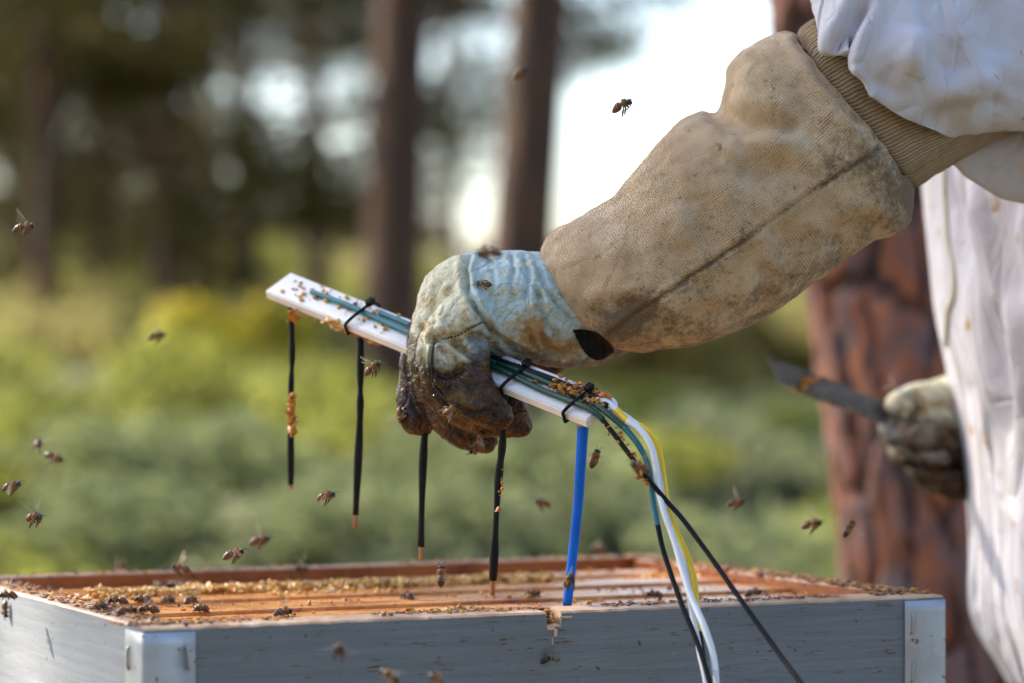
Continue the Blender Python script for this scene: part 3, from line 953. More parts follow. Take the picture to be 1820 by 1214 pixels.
def corner_plate(x, sx, parent):
    """L-shaped sheet round a front corner with staples"""
    w1, w2, th = 0.0285, 0.0280, 0.0009
    zt, zb = -0.0032, -0.27
    P = [(x + sx * w1, -0.0004), (x + sx * 0.003, -0.0004), (x + sx * 0.0006, -0.0002), (x - sx * 0.0004, 0.002), (x - sx * 0.0004, w2)]
    Q = [(x + sx * w1, -th - 0.0004), (x + sx * 0.0014, -th - 0.0004), (x - sx * 0.0008, -th * 0.85), (x - sx * (th + 0.0004), 0.0014), (x - sx * (th + 0.0004), w2)]
    m = len(P); zs = np.linspace(zt, zb, 40)
    V = []
    for k, z in enumerate(zs):
        wob = 0.0003 * math.sin(k * 1.7)
        V += [(a_ + wob * 0, b_2, z) for a_, b_2 in P] + [(a_, b_2 - (abs(wob) if b_2 < 0 else 0), z) for a_, b_2 in Q]
    F = []
    for k in range(len(zs) - 1):
        o = k * 2 * m; e = o + 2 * m
        for j in range(m - 1):
            F.append((o + j, o + j + 1, e + j + 1, e + j)); F.append((o + m + j, e + m + j, e + m + j + 1, o + m + j + 1))
        F.append((o, e, e + m, o + m)); F.append((o + m - 1, o + 2 * m - 1, e + 2 * m - 1, e + m - 1))
    for o in (0, (len(zs) - 1) * 2 * m):
        for j in range(m - 1): F.append((o + j, o + m + j, o + m + j + 1, o + j + 1))
    pl = hpart('corner_plate', V, F, MT['metal'], parent, True)
    for z in (-0.017, -0.047, -0.10, -0.17):
        yy = -th - 0.0006
        pts = [(x + sx * 0.0235, yy + 0.002, z + 0.0065), (x + sx * 0.0235, yy - 0.0006, z + 0.0055), (x + sx * 0.0242, yy - 0.0009, z), (x + sx * 0.0246, yy - 0.0006, z - 0.0055), (x + sx * 0.0246, yy + 0.002, z - 0.0065)]
        hpart('staple', *tube(catmull(pts, 14), 0.0008, 6), MT['staple'], pl, True)
        xx = x - sx * (th + 0.0006)
        pts = [(xx + sx * 0.002, 0.020, z + 0.0055), (xx - sx * 0.0006, 0.020, z + 0.0045), (xx - sx * 0.0009, 0.0203, z - 0.001), (xx - sx * 0.0006, 0.0206, z - 0.0065), (xx + sx * 0.002, 0.0206, z - 0.0075)]
        hpart('staple', *tube(catmull(pts, 14), 0.0008, 6), MT['staple'], pl, True)


corner_plate(0.0, 1, up); corner_plate(LX, -1, up)

low = hthing('hive_box', -2 * HB - 0.001, 'lower grey wooden hive box carrying the open box', 'hive')
z1 = -HB - 0.001
for nm, b4 in (('front_board', (0, LX, 0, TB)), ('back_board', (0, LX, LY - TB, LY)), ('side_board', (0, TB, TB + .0003, LY - TB - .0003)), ('side_board', (LX - TB, LX, TB + .0003, LY - TB - .0003))):
    hpart(nm, *bevel_box(*b4, z1 - HB, z1, 0.0015), MT['paint'] if nm == 'front_board' else MT['paint_side_lit'], low)
stz = -(2 * HB + 0.001)
st = hthing('hive_stand', -ZT, 'low timber stand under the hive boxes', 'stand')
hpart('floor_board', *bevel_box(-0.01, LX + 0.01, -0.03, LY + 0.01, stz - 0.024, stz - 0.0005), MT['rail_wood'], st)
for x in (0.02, LX - 0.07):
    for y in (0.01, LY - 0.06):
        hpart('leg', *bevel_box(x, x + 0.05, y, y + 0.05, -ZT, stz - 0.0245), MT['rail_wood'], st)

NF = 9; pitch = (LY - 2 * TB) / NF
ORD = ['against the front board', 'second from the front board', 'third from the front board', 'fourth from the front board', 'in the middle of the box', 'fourth from the back board', 'third from the back board', 'second from the back board', 'against the back board']
FZ = [-0.0070, -0.0060, -0.0076, -0.0055, -0.0072, -0.0052, -0.0068, -0.0046, -0.0090]
for k in range(NF):
    fz = FZ[k]
    f = hthing('brood_comb', -0.25, 'orange-brown wooden comb frame, the one ' + ORD[k], 'comb frame', 'frames hanging in the hive box')
    y0 = TB + pitch * k + 0.0022; y1 = y0 + pitch - 0.0046
    V, F = bevel_box(TB + 0.001, LX - TB - 0.001, y0, y1, fz - 0.019, fz, 0.0015)
    hpart('top_bar', V, F, MT['bar_wood'], f)
    for x in (TB + 0.006, LX - TB - 0.016): hpart('side_bar', *bevel_box(x, x + 0.010, y0 + 0.001, y1 - 0.001, -0.245, fz - 0.0192, 0.001), MT['bar_wood'], f)
    hpart('bottom_bar', *bevel_box(TB + 0.0165, LX - TB - 0.0165, y0 + 0.006, y1 - 0.006, -0.245, -0.236, 0.001), MT['bar_wood'], f)
    hpart('comb', *bevel_box(TB + 0.0165, LX - TB - 0.0165, y0 + 0.002, y1 - 0.002, -0.2355, fz - 0.0195, 0.003), MT['comb'], f)


def crumbs(P, size, palette, seed=0, flat=0.75, ic=ICO1):
    """irregular crumbs of wax and propolis; returns verts, faces, colours"""
    r = np.random.default_rng(seed); V0, F0 = ic; V0 = np.array(V0)
    VV, FF, CC = [], [], []
    pal = np.array(palette)
    for i, p in enumerate(P):
        s = size * (0.35 + 1.1 * r.random() ** 2.0)
        q = V0 * (1 + 1.1 * (r.random((len(V0), 1)) - 0.5)) * s * np.array((1 + 0.7 * r.random(), 0.8 + 0.5 * r.random(), flat * (0.6 + 0.8 * r.random())))
        a_ = r.random() * 6.3; c, s_ = math.cos(a_), math.sin(a_)
        q = np.stack([q[:, 0] * c - q[:, 1] * s_, q[:, 0] * s_ + q[:, 1] * c, q[:, 2]], -1)
        VV.append(q + np.asarray(p)); FF += [tuple(j + i * len(V0) for j in f) for f in F0]
        CC.append(np.repeat(pal[r.integers(0, len(pal))][None] * (0.8 + 0.4 * r.random()), len(V0), 0))
    return np.concatenate(VV), FF, np.concatenate(CC)


WAX = [(0.72, 0.42, 0.07), (0.66, 0.33, 0.04), (0.74, 0.50, 0.14), (0.56, 0.24, 0.025)]
PALEWAX = [(0.80, 0.58, 0.20), (0.78, 0.48, 0.11), (0.82, 0.66, 0.34), (0.66, 0.32, 0.04)]
PROP = [(0.12, 0.035, 0.016), (0.20, 0.075, 0.03), (0.30, 0.13, 0.03), (0.42, 0.20, 0.035), (0.10, 0.05, 0.045)]
ORANGE = [(0.55, 0.22, 0.02), (0.62, 0.29, 0.03), (0.48, 0.17, 0.02)]


def rim_crumbs():
    r = np.random.default_rng(5)
    groups = []
    # along the front rim, thick lumps in places
    x = r.random(1500) * LX; dn = fbm(np.stack([x * 14, x * 0, x * 0 + 2], -1), 3)
    x = x[dn > -0.12]; y = TB * (0.45 + 0.62 * r.random(len(x)))
    keep = ~((x > nx[0]) & (x < nx[1]))
    P = np.stack([x, y, 0 * x + 0.0004], -1)[keep]
    groups.append((P[:900], 0.0009, PROP)); groups.append((P[900:1010], 0.0009, WAX + ORANGE))
    # right rim: heavy propolis
    yy = r.random(900) * (LY - 0.02) + 0.01; xx = LX - TB * (0.1 + 1.0 * r.random(900))
    groups.append((np.stack([xx, yy, 0 * xx + 0.0008], -1)[:520], 0.0017, PROP)); groups.append((np.stack([xx, yy, 0 * xx + 0.0012], -1)[620:], 0.0013, WAX + ORANGE))
    # left rim
    yy = r.random(420) * (LY - 0.02) + 0.01; xx = TB * (0.15 + 0.95 * r.random(420))
    groups.append((np.stack([xx, yy, 0 * xx + 0.0005], -1)[:330], 0.0013, PROP)); groups.append((np.stack([xx, yy, 0 * xx + 0.0008], -1)[330:], 0.0012, WAX + ORANGE))
    # near-left corner heap and the back rail
    q = r.normal(size=(150, 2)) * (0.022, 0.012) + (0.03, 0.022)
    groups.append((np.column_stack([q, np.full(150, 0.0006)]), 0.0012, WAX + PROP + ORANGE))
    xx = r.random(220) * LX; groups.append((np.stack([xx, LY - TB * r.random(220), 0 * xx + 0.002], -1), 0.0012, WAX + PROP))
    # propolis plugging the notch
    q = np.stack([nx[0] + (nx[1] - nx[0]) * 0.62 * r.random(70), 0.004 + 0.014 * r.random(70), -0.0085 + 0.0085 * r.random(70)], -1)
    groups.append((q, 0.0016, ORANGE + PROP))
    q = np.stack([nx[0] - 0.002 + 0.010 * r.random(24), 0.008 + 0.010 * r.random(24), 0.0004 + 0 * r.random(24)], -1)
    groups.append((q, 0.0014, PROP))
    out = [crumbs(P, s, pal, 30 + i, 0.5) for i, (P, s, pal) in enumerate(groups) if len(P)]
    V, F = join([(v, f) for v, f, c in out]); C = np.concatenate([c for v, f, c in out])
    o = hpart('wax_crumbs', V, F, MT['crumb'], up, False, col=C); o['kind'] = 'stuff'
    # burr comb and crumbs on the frames' top bars
    groups = []
    for k in range(NF):
        yb = TB + pitch * (k + 0.5); fz = FZ[k]
        n = [60, 40, 50, 50, 60, 160, 300, 60, 30][k]
        xx = TB + (LX - 2 * TB) * r.random(n * 2)
        dn = perlin(np.stack([xx * 11, xx * 0 + k * 3.3, xx * 0], -1)); xx = xx[dn > -0.02][:n]
        n = len(xx)
        groups.append((np.stack([xx, yb + 0.014 * (2 * r.random(n) - 1), fz + 0.0009 + 0 * xx], -1), 0.0012 if k < 5 else 0.0016, WAX + PROP[:3] if k not in (5, 6) else WAX + PALEWAX))
    xx = 0.05 + 0.32 * r.random(3600)                                                   # the long pale burr comb
    groups.append((np.stack([xx, TB + pitch * 6.45 + 0.008 * r.normal(size=3600), -0.006 + (0.0035 + 0.004 * perlin(np.stack([xx * 60, 0 * xx, 0 * xx], -1))) * r.random(3600) * 1.3], -1), 0.0013, PALEWAX + WAX))
    xx = np.concatenate([nx[0] - 0.02 - 0.045 * r.random(60), nx[0] - 0.06 + 0.012 * r.normal(size=40)])
    groups.append((np.stack([xx, TB + 0.006 + 0.010 * r.random(100), -0.004 + 0.004 * r.random(100)], -1), 0.0017, WAX))
    bc = hthing('burr_comb', -0.0065, 'crumbly yellow burr comb and propolis scattered along the frame tops', 'wax')
    out = [crumbs(P, s, pal, 60 + i, 0.9) for i, (P, s, pal) in enumerate(groups) if len(P)]
    V, F = join([(v, f) for v, f, c in out]); C = np.concatenate([c for v, f, c in out])
    hpart('wax_crumbs', V, F, MT['crumb'], bc, False, col=C)['kind'] = 'stuff'
    bc['kind'] = 'stuff'


rim_crumbs()
# splinters below the notch with a caught sprig
spl = []
for (px, py, w, h) in ((985, 1117, 16, 8), (995, 1126, 7, 14), (1017, 1099, 26, 4), (988, 1141, 3, 13), (986, 1172, 4, 13)):
    q = to_hive(on_plane(px, 1086, ZT)); zz = -(py - 1086) / FPX * 1.6
    spl.append(bevel_box(q[0] - w / 6400, q[0] + w / 6400, -0.0007, 0.0006, zz - h / 6400, zz + h / 6400, 0.0003, 1))
hpart('bare_splinter', *join(spl), MT['edge_wood'], up)
sp_q = to_hive(on_plane(983, 1086, ZT)); sg = thing('moss_sprig', from_hive((sp_q[0], -0.002, -0.025)), 'tiny green moss sprig with black husk caught on the grey board below the notch', 'sprig')
P = np.array(sg.location) + np.stack([0.0035 * rng.normal(size=26) * 0.6, -0.0015 + 0.001 * rng.normal(size=26), 0.0025 * rng.normal(size=26)], -1)
wpart('leaves', *leaves(P, 0.004, 0.0012), MT['leaf_mid'], sg, False)
V, F = ICO2; wpart('husk', V * np.array((0.0034, 0.0012, 0.0014)) @ np.array(Matrix.Rotation(0.6, 3, 'Y')) + np.array(sg.location) + (-0.0035, -0.001, -0.003), F, MT['bee_eye'], sg)

# ------------------------------------------------------------------ the sensor bar held over the hive
P0 = at(474, 531, 1.775); P1 = at(1045, 762, 1.615)
AX = (P1 - P0) / np.linalg.norm(P1 - P0); BL = float(np.linalg.norm(P1 - P0))
WD = np.array((0.72, 0.50, 0.50)); WD -= AX * WD.dot(AX); WD /= np.linalg.norm(WD)
TH = np.cross(WD, AX); TH = TH if TH[2] > 0 else -TH
BW, BT = 0.0235, 0.0062
bar = thing('sensor_bar', tuple(P0), 'white plastic bar with hanging probes and coloured wires held over the hive', 'sensor')


def barp(s, w, t):
    """point on the bar: s along, w across, t up from its near lower edge"""
    return P0 + AX * s + WD * w + TH * t


def bar_strip():
    bm = bmesh.new()
    q = [(0, 0), (BW, 0), (BW, BT), (0, BT)]
    vs_ = []
    ss = np.linspace(0, BL, 24)
    for s in ss: vs_.append([bm.verts.new(barp(s, w, t)) for w, t in q])
    for a_, b_2 in zip(vs_[:-1], vs_[1:]):
        for j in range(4): bm.faces.new((a_[j], a_[(j + 1) % 4], b_2[(j + 1) % 4], b_2[j]))
    bm.faces.new(vs_[0]); bm.faces.new(vs_[-1][::-1])
    bmesh.ops.recalc_face_normals(bm, faces=bm.faces)
    ed = [e for e in bm.edges if e.calc_face_angle(0) > 0.5]
    bmesh.ops.bevel(bm, geom=ed, offset=0.0008, segments=2, affect='EDGES')
    bm.verts.index_update()
    V = np.array([v.co[:] for v in bm.verts]); F = [tuple(v.index for v in f.verts) for f in bm.faces]; bm.free()
    return V, F


wpart('strip', *bar_strip(), MT['white_plastic'], bar, False)
ROD = [(518, 558, 517, 862, 'black'), (641, 598, 632, 915, 'black'), (763, 655, 748, 972, 'black'), (897, 706, 876, 1032, 'black'), (1038, 768, 1008, 1076, 'blue')]
for k, (x0, y0, x1, y1, c) in enumerate(ROD):
    s = (x0 - 474) / (1045 - 474); s = s * 1.615 ** -1 / (s / 1.615 + (1 - s) / 1.775) if False else s
    # arc length whose projection hits column x0
    ss = np.linspace(0, BL, 400); cxs = project(np.array([barp(q, BW * 0.35, 0.0) for q in ss]))[0]
    sb = ss[int(np.argmin(abs(cxs - x0)))]
    top = barp(sb, BW * 0.35, 0.0003); d = project(top)[2]
    end = at(x1, y1, d + (0.012 if c == 'blue' else 0.004))
    mid = (top + end) / 2 + np.array((0.0012 * math.sin(k * 2.0), 0, 0))
    P = catmull([top, top * 0.7 + end * 0.3 + np.array((0.0008, 0, 0)), mid, end], 26)
    if c == 'black':
        rad = 0.0022 + 0.00025 * np.sin(np.linspace(0, 9, 26) + k) + 0.0003 * np.sin(np.linspace(0, 23, 26) + 2 * k)
        if k == 3: rad[-4:] *= 1.25
        rod = wpart('probe', *tube(P, rad * (1.0 if k else 0.85), 14), MT['black_rubber'], bar)
        tip = end + (end - P[-3]) / np.linalg.norm(end - P[-3]) * (0.0025 if k == 0 else 0.0085)
        wpart('tip', *tube(np.array([P[-2], end, tip]), 0.00155 if k == 3 else 0.0012, 12), MT['copper'], rod)
    else:
        rod = wpart('probe', *tube(P, np.linspace(0.00335, 0.00275, 26), 18), MT['blue'], bar)
        wpart('ferrule', *tube(np.array([top + TH * 0.001, top + (P[2] - top)]), 0.0039, 8), MT['brass'], rod)
    if k < 4:
        rr = np.random.default_rng(k)
        wpart('collar', *tube(np.array([top + TH * 0.0005, top + (P[1] - top) * 0.6]), 0.0030, 10), MT['copper'], rod)

# cable ties
for k, px in enumerate((616, 893, 1003)):
    ss = np.linspace(0, BL, 400); cxs = project(np.array([barp(q, 0, BT) for q in ss]))[0]
    s = ss[int(np.argmin(abs(cxs - px)))]
    e = 0.0009
    loop = [barp(s, -e, -e), barp(s, -e - .0004, BT * 0.5), barp(s + 0.0005, -e, BT + e), barp(s + 0.003, BW * 0.35, BT + 0.0042), barp(s + 0.004, BW * 0.75, BT + 0.0045), barp(s + 0.004, BW + e, BT + e), barp(s + 0.003, BW + e, -e), barp(s + 0.001, BW * 0.5, -e - .0003), barp(s, -e, -e)]
    tie = wpart('cable_tie', *tube(catmull(loop, 60), 0.00105, 8), MT['tie'], bar)
    c = barp(s + 0.004, BW * 0.8, BT + 0.0062)
    V, F = bevel_box(-.0022, .0022, -.0028, .0028, -.002, .002, 0.0005, 1)
    wpart('tie_head', V @ np.array([AX, WD, TH]) + c, F, MT['tie'], tie, False)


def wire(pts, r, mat, parent=bar, m=70, n=10, name='wire', wob=0.0):
    P = catmull(pts, m)
    if wob: P = P + wob * np.stack([perlin(np.stack([np.linspace(0, 6, m), np.full(m, 5.5 * q + r * 900), np.zeros(m)], -1)) for q in range(3)], -1)
    return wire_mesh(name, P, r, mat, parent, n)


def wire_mesh(name, P, r, mat, parent, n=10):
    return wpart(name, *tube(P, r, n), MT[mat], parent)


def onbar(s0, s1, w0, w1, r, k=7, lift=0.0, sway=0.0006):
    return [barp(s0 + (s1 - s0) * i / (k - 1), w0 + (w1 - w0) * i / (k - 1) + sway * math.sin(i * 1.9 + w0 * 900), BT + r + lift + 0.0006 * (i % 2)) for i in range(k)]


WR = 0.0018
# wires lying on the bar (teal at the far end, dark green near the hand) and leaving it in a bundle
t1 = onbar(0.030, BL * 0.98, BW * 0.55, BW * 0.30, WR, 8)
w1 = wire(t1[:5], WR, 'teal'); wire(t1[4:] + [at(1072, 746, 1.612)], WR, 'green')
t2 = onbar(0.085, BL * 0.98, BW * 0.75, BW * 0.55, WR, 8)
wire(t2[:5], WR, 'teal')
wire(t2[4:] + [at(1083, 737, 1.612), at(1112, 762, 1.606)], WR * 1.05, 'green')
t3 = onbar(BL * 0.45, BL * 1.0, BW * 0.9, BW * 0.85, WR, 5)
wire(t3 + [at(1092, 727, 1.62)], WR, 'white_wire')
t4 = onbar(BL * 0.42, BL * 0.98, BW * 0.68, BW * 0.70, WR, 5, 0.001)
wire(t4 + [at(1080, 722, 1.615)], WR, 'black_wire')
# loose ends
blk = [at(*q) for q in ((1070, 745, 1.611), (1090, 770, 1.606), (1122, 812, 1.598), (1153, 853, 1.592), (1187, 893, 1.59), (1215, 925, 1.585), (1268, 997, 1.57), (1325, 1078, 1.55), (1380, 1155, 1.53), (1440, 1240, 1.50), (1480, 1330, 1.48), (1500, 1500, 1.50))] + [np.array((0.19, 1.46, 0.35)), np.array((0.200, 1.440, 0.03)), np.array((0.310, 1.340, 0.006))]
wire(blk, 0.00150, 'black_wire', m=110)
tl = [at(*q) for q in ((1110, 760, 1.606), (1132, 787, 1.602), (1149, 818, 1.60), (1156, 850, 1.598), (1160, 885, 1.596), (1169, 934, 1.592))]
wire(tl, WR * 0.98, 'teal')
wire([at(*q) for q in ((1169, 932, 1.592), (1178, 975, 1.588), (1194, 1025, 1.58), (1213, 1078, 1.57), (1234, 1128, 1.56), (1252, 1180, 1.55), (1268, 1240, 1.54), (1290, 1330, 1.53), (1310, 1500, 1.53))] + [np.array((0.13, 1.48, 0.35)), np.array((0.140, 1.460, 0.03)), np.array((0.250, 1.360, 0.006))], 0.00155, 'black_wire', m=90)
wire([at(*q) for q in ((1115, 748, 1.604), (1140, 766, 1.60), (1158, 796, 1.597), (1166, 832, 1.595), (1170, 868, 1.593), (1182, 915, 1.588), (1198, 960, 1.584), (1212, 1010, 1.578), (1228, 1060, 1.57), (1250, 1110, 1.56), (1266, 1158, 1.555), (1272, 1195, 1.55))], WR * 1.05, 'white_wire', m=90)
wire([at(*q) for q in ((1272, 1194, 1.55), (1278, 1260, 1.545), (1290, 1350, 1.54), (1300, 1500, 1.54))] + [np.array((0.12, 1.5, 0.35)), np.array((0.130, 1.480, 0.03)), np.array((0.240, 1.380, 0.006))], 0.0017, 'white_wire')
wire([at(*q) for q in ((1092, 727, 1.62), (1128, 752, 1.61), (1156, 778, 1.606), (1170, 815, 1.603), (1176, 860, 1.60), (1183, 905, 1.597), (1203, 950, 1.592), (1218, 1000, 1.585), (1226, 1060, 1.578), (1234, 1110, 1.57), (1244, 1160, 1.56), (1256, 1220, 1.555), (1265, 1330, 1.55), (1270, 1500, 1.55))] + [np.array((0.11, 1.5, 0.35)), np.array((0.120, 1.480, 0.03)), np.array((0.230, 1.380, 0.006))], WR, 'white_wire', m=100)
wire([at(*q) for q in ((1088, 728, 1.622), (1104, 736, 1.616), (1122, 748, 1.612), (1148, 764, 1.607), (1166, 786, 1.604), (1175, 820, 1.602), (1181, 862, 1.60), (1188, 905, 1.597), (1203, 945, 1.592), (1222, 988, 1.585), (1234, 1030, 1.58), (1238, 1075, 1.575), (1243, 1126, 1.57))], WR, 'yellow', m=100)
wire([at(*q) for q in ((1243, 1124, 1.57), (1249, 1165, 1.562), (1256, 1220, 1.555), (1272, 1330, 1.55), (1285, 1500, 1.55))] + [np.array((0.12, 1.49, 0.35)), np.array((0.130, 1.470, 0.03)), np.array((0.240, 1.370, 0.006))], 0.0017, 'black_wire')
wire([at(*q) for q in ((1060, 712, 1.62), (1076, 714, 1.618), (1092, 726, 1.615), (1108, 744, 1.612), (1118, 752, 1.608))], 0.0021, 'white_wire')
wire([at(*q) for q in ((1096, 728, 1.612), (1110, 743, 1.609), (1124, 755, 1.606))], 0.0019, 'yellow')


def bar_wax():
    r = np.random.default_rng(9); G = []
    n = 80; s = 0.01 + 0.09 * r.random(n); G.append((np.array([barp(a_, BW * b_2, BT + 0.0006) for a_, b_2 in zip(s, 0.15 + 0.8 * r.random(n))]), 0.0013, WAX))
    n = 34; s = 0.012 + 0.085 * r.random(n); G.append((np.array([barp(a_, 0.001 + 0.002 * r.random(), -0.0008 - 0.002 * r.random()) for a_ in s]), 0.0017, PALEWAX + ORANGE))
    n = 22; G.append((np.array([barp(0.062 + 0.005 * r.normal(), 0.0, 0.001 + 0.0025 * r.normal()) for _ in range(n)]), 0.0018, PALEWAX))
    n = 90; s = BL * (0.60 + 0.40 * r.random(n)); G.append((np.array([barp(a_, BW * (0.35 + 0.6 * b_2), BT + 0.0012 + 0.0018 * r.random()) for a_, b_2 in zip(s, r.random(n))]), 0.0012, ORANGE + PROP))
    n = 110; s = BL * (0.86 + 0.15 * r.random(n)); G.append((np.array([barp(a_, BW * (0.35 + 0.6 * b_2), BT + 0.003 + 0.0025 * r.random()) for a_, b_2 in zip(s, r.random(n))]), 0.0013, ORANGE))
    n = 40; q = r.integers(0, 60, n); Pb = catmull(blk[:5], 90)[6:66]
    G.append((Pb[q] + r.normal(size=(n, 3)) * 0.0012, 0.0011, ORANGE + WAX))
    Pb = catmull(blk[:5], 90)[56:70]; G.append((Pb[r.integers(0, 14, 26)] + np.array((-0.001, -0.001, -0.002)) + r.normal(size=(26, 3)) * 0.001, 0.0013, ORANGE))
    q = np.array([at(519 + 2.5 * r.normal(), 700 + 75 * r.random(), 1.757) for _ in range(130)]); G.append((q, 0.0014, ORANGE))
    q = np.array([at(521 + 5 * r.normal(), 562 + 6 * r.normal(), 1.757) for _ in range(20)]); G.append((q, 0.0019, ORANGE))
    q = np.array([at(889 - 11 * (t) + 6, 840 + 60 * t + 8 * r.normal(), 1.652) for t in r.random(14)]); G.append((q, 0.0010, ORANGE))
    out = [crumbs(P, s, pal, 200 + i, 0.9) for i, (P, s, pal) in enumerate(G)]
    V, F = join([(v, f) for v, f, c in out]); C = np.concatenate([c for v, f, c in out])
    wpart('wax_crumbs', V, F, MT['crumb'], bar, False, col=C)['kind'] = 'stuff'


bar_wax()

# ------------------------------------------------------------------ the person
PX = float(at(1727, 1050, 1.98)[0])
person = thing('person', (PX + 0.14, 2.0, 0.0), 'person in stained white bee suit and long gloves reaching over the hive', 'person')


def hand_mesh(chains, dbase, voxel, smooth_it):
    parts = []
    for ch in chains:
        pts = [at(x, y, dbase + o * 0.001) for x, y, o, r in ch]; rad = [r * dbase / FPX for x, y, o, r in ch]
        parts.append(capsule(np.array(pts), np.array(rad), 16, 7 * len(ch)))
    V, F = join(parts)
    return remesh(V, F, voxel, smooth_it)


DH = 1.69
HAND = [
    [(1075, 585, 0, 56), (1030, 560, 0, 80), (960, 548, -2, 98), (905, 545, -2, 100), (860, 543, -2, 92)],      # wrist
    [(1050, 612, -6, 40), (1000, 618, -8, 38), (950, 606, -10, 38)],                                            # heel of the hand
    [(870, 535, 0, 90), (835, 533, 0, 84), (805, 545, 2, 72), (780, 575, 4, 50)],                               # back of the hand
    [(840, 560, -22, 54), (794, 590, -28, 40), (776, 634, -36, 34), (794, 686, -40, 34), (835, 714, -41, 34), (884, 738, -40, 27)],   # little finger
    [(836, 590, -20, 40), (836, 630, -29, 35), (838, 675, -37, 34), (858, 710, -40, 33), (882, 735, -39, 27)],
    [(800, 560, 0, 58), (758, 612, -8, 32), (774, 692, -14, 32), (850, 740, -17, 33), (922, 752, -17, 24)],      # ring finger
    [(900, 690, -14, 20), (917, 735, -17, 25), (928, 757, -17, 19)],
    [(795, 550, 12, 52), (752, 600, 12, 28), (762, 692, 8, 29), (808, 758, 5, 30), (864, 784, 4, 22)],          # middle finger
    [(790, 545, 26, 46), (747, 585, 26, 22), (727, 650, 20, 18), (725, 705, 16, 20), (737, 742, 14, 27), (748, 752, 14, 24)],   # forefinger
    [(764, 690, 14, 16), (758, 730, 14, 22), (748, 752, 14, 22)],
    [(900, 575, 26, 60), (930, 620, 30, 40), (965, 640, 32, 28), (985, 648, 32, 20)],                            # thumb side of the palm, beyond the bar
    [(850, 580, -14, 48), (880, 598, -14, 40), (930, 612, -10, 38)],                                             # edge of the palm
]
V, F, N = hand_mesh(HAND, DH, 0.0011, 3)


def sculpt(V, F, N, lines, wrinkle, seed):
    px, py, d = project(V)
    near = np.clip(-N[:, 1] * 1.5, 0, 1)
    disp = np.zeros(len(V))
    for line, width, depth, ridge in lines:
        dist, par = seg_dist(px, py, line)
        fade = sstep(0, 0.12, par) * (1 - sstep(0.88, 1.0, par)) * 0.8 + 0.2
        disp += near * fade * (-depth * np.exp(-(dist / width) ** 2) + ridge * np.exp(-((dist - 2.3 * width) / (1.3 * width)) ** 2))
    disp += wrinkle * (fbm(V * 55 + seed, 3) * 0.9 + 0.9 * (0.25 - np.abs(fbm(V * np.array((90, 90, 130)) + seed + 5, 2))) + 0.35 * fbm(V * 220 + seed, 2))
    return V + N * disp[:, None]


GL = [([(838, 444), (826, 475), (830, 515), (848, 552), (872, 585), (905, 612), (940, 630)], 5, 0.0050, 0.0022),
      ([(905, 446), (915, 475), (908, 505), (916, 540)], 4, 0.0016, 0.0008), ([(930, 448), (940, 490), (935, 530)], 4, 0.0016, 0.001),
      ([(953, 470), (968, 510), (995, 548), (1025, 575)], 4, 0.0026, 0.0014), ([(955, 505), (960, 545), (975, 580), (1000, 600)], 5, 0.0026, 0.0016),
      ([(962, 585), (972, 620), (1000, 628), (1022, 600)], 5, 0.0024, 0.0018), ([(935, 575), (950, 610), (965, 632)], 4, 0.002, 0.001),
      ([(790, 600), (815, 595), (845, 578), (858, 572)], 2.2, 0.0018, 0.0006), ([(760, 612), (775, 602), (800, 604), (825, 625), (850, 640)], 6, 0.0042, 0.0014),
      ([(772, 608), (768, 640), (770, 680), (795, 712)], 2.5, 0.0018, 0.0009), ([(757, 612), (752, 650), (766, 690), (795, 722), (812, 735)], 3.5, 0.0030, 0.0012),
      ([(770, 664), (800, 668), (830, 652)], 6, 0.0026, 0.0014), ([(822, 725), (845, 735), (865, 728), (885, 742)], 3.0, 0.0018, 0.0010),
      ([(745, 560), (755, 590), (750, 612)], 4, 0.0016, 0.0008), ([(780, 500), (770, 545), (772, 580)], 5, 0.0012, 0.0008), ([(868, 455), (880, 500), (870, 540)], 4, 0.0010, 0.0006)]
V = sculpt(V, F, N, GL, 0.0016, 3.0)
px, py, d = project(V)
edge = np.interp(px, [700, 745, 790, 850, 900, 950, 1000, 1060, 1120], [560, 592, 598, 582, 612, 618, 635, 625, 600])
stain = sstep(-22, 22, py - edge) * 0.62 + sstep(25, 85, py - edge) * 0.6
panel = np.exp(-(((px - 808) / 38) ** 2 + ((py - 640) / 38) ** 2)); stain -= 0.55 * panel
stain -= 0.35 * np.exp(-(seg_dist(px, py, [(757, 612), (750, 650), (764, 690)])[0] / 9) ** 2)
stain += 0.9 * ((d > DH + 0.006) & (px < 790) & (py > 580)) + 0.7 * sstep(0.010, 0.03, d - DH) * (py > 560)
wear = 0.75 * np.exp(-(((px - 948) / 26) ** 2 + ((py - 580) / 40) ** 2)) + 0.45 * np.exp(-(((py - edge + 12) / 22) ** 2)) + 0.35 * np.exp(-(((px - 1000) / 40) ** 2 + ((py - 615) / 30) ** 2))
wear += 0.55 * panel
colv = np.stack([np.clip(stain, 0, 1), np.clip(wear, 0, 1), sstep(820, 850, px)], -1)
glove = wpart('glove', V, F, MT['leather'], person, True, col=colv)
glove['label'] = 'propolis-stained pale leather glove gripping the white bar'
HBVH = BVHTree.FromPolygons([tuple(v) for v in V], F)
CAMV = Vector((0, 0, HC))


def surf(bvh, px, py, lift=0.0):
    p = at(px, py, 1.0)
    dr = (Vector(p) - CAMV).normalized()
    h = bvh.ray_cast(CAMV, dr)
    if h[0] is None: return None, None
    return np.array(h[0] + h[1] * lift), np.array(h[1])


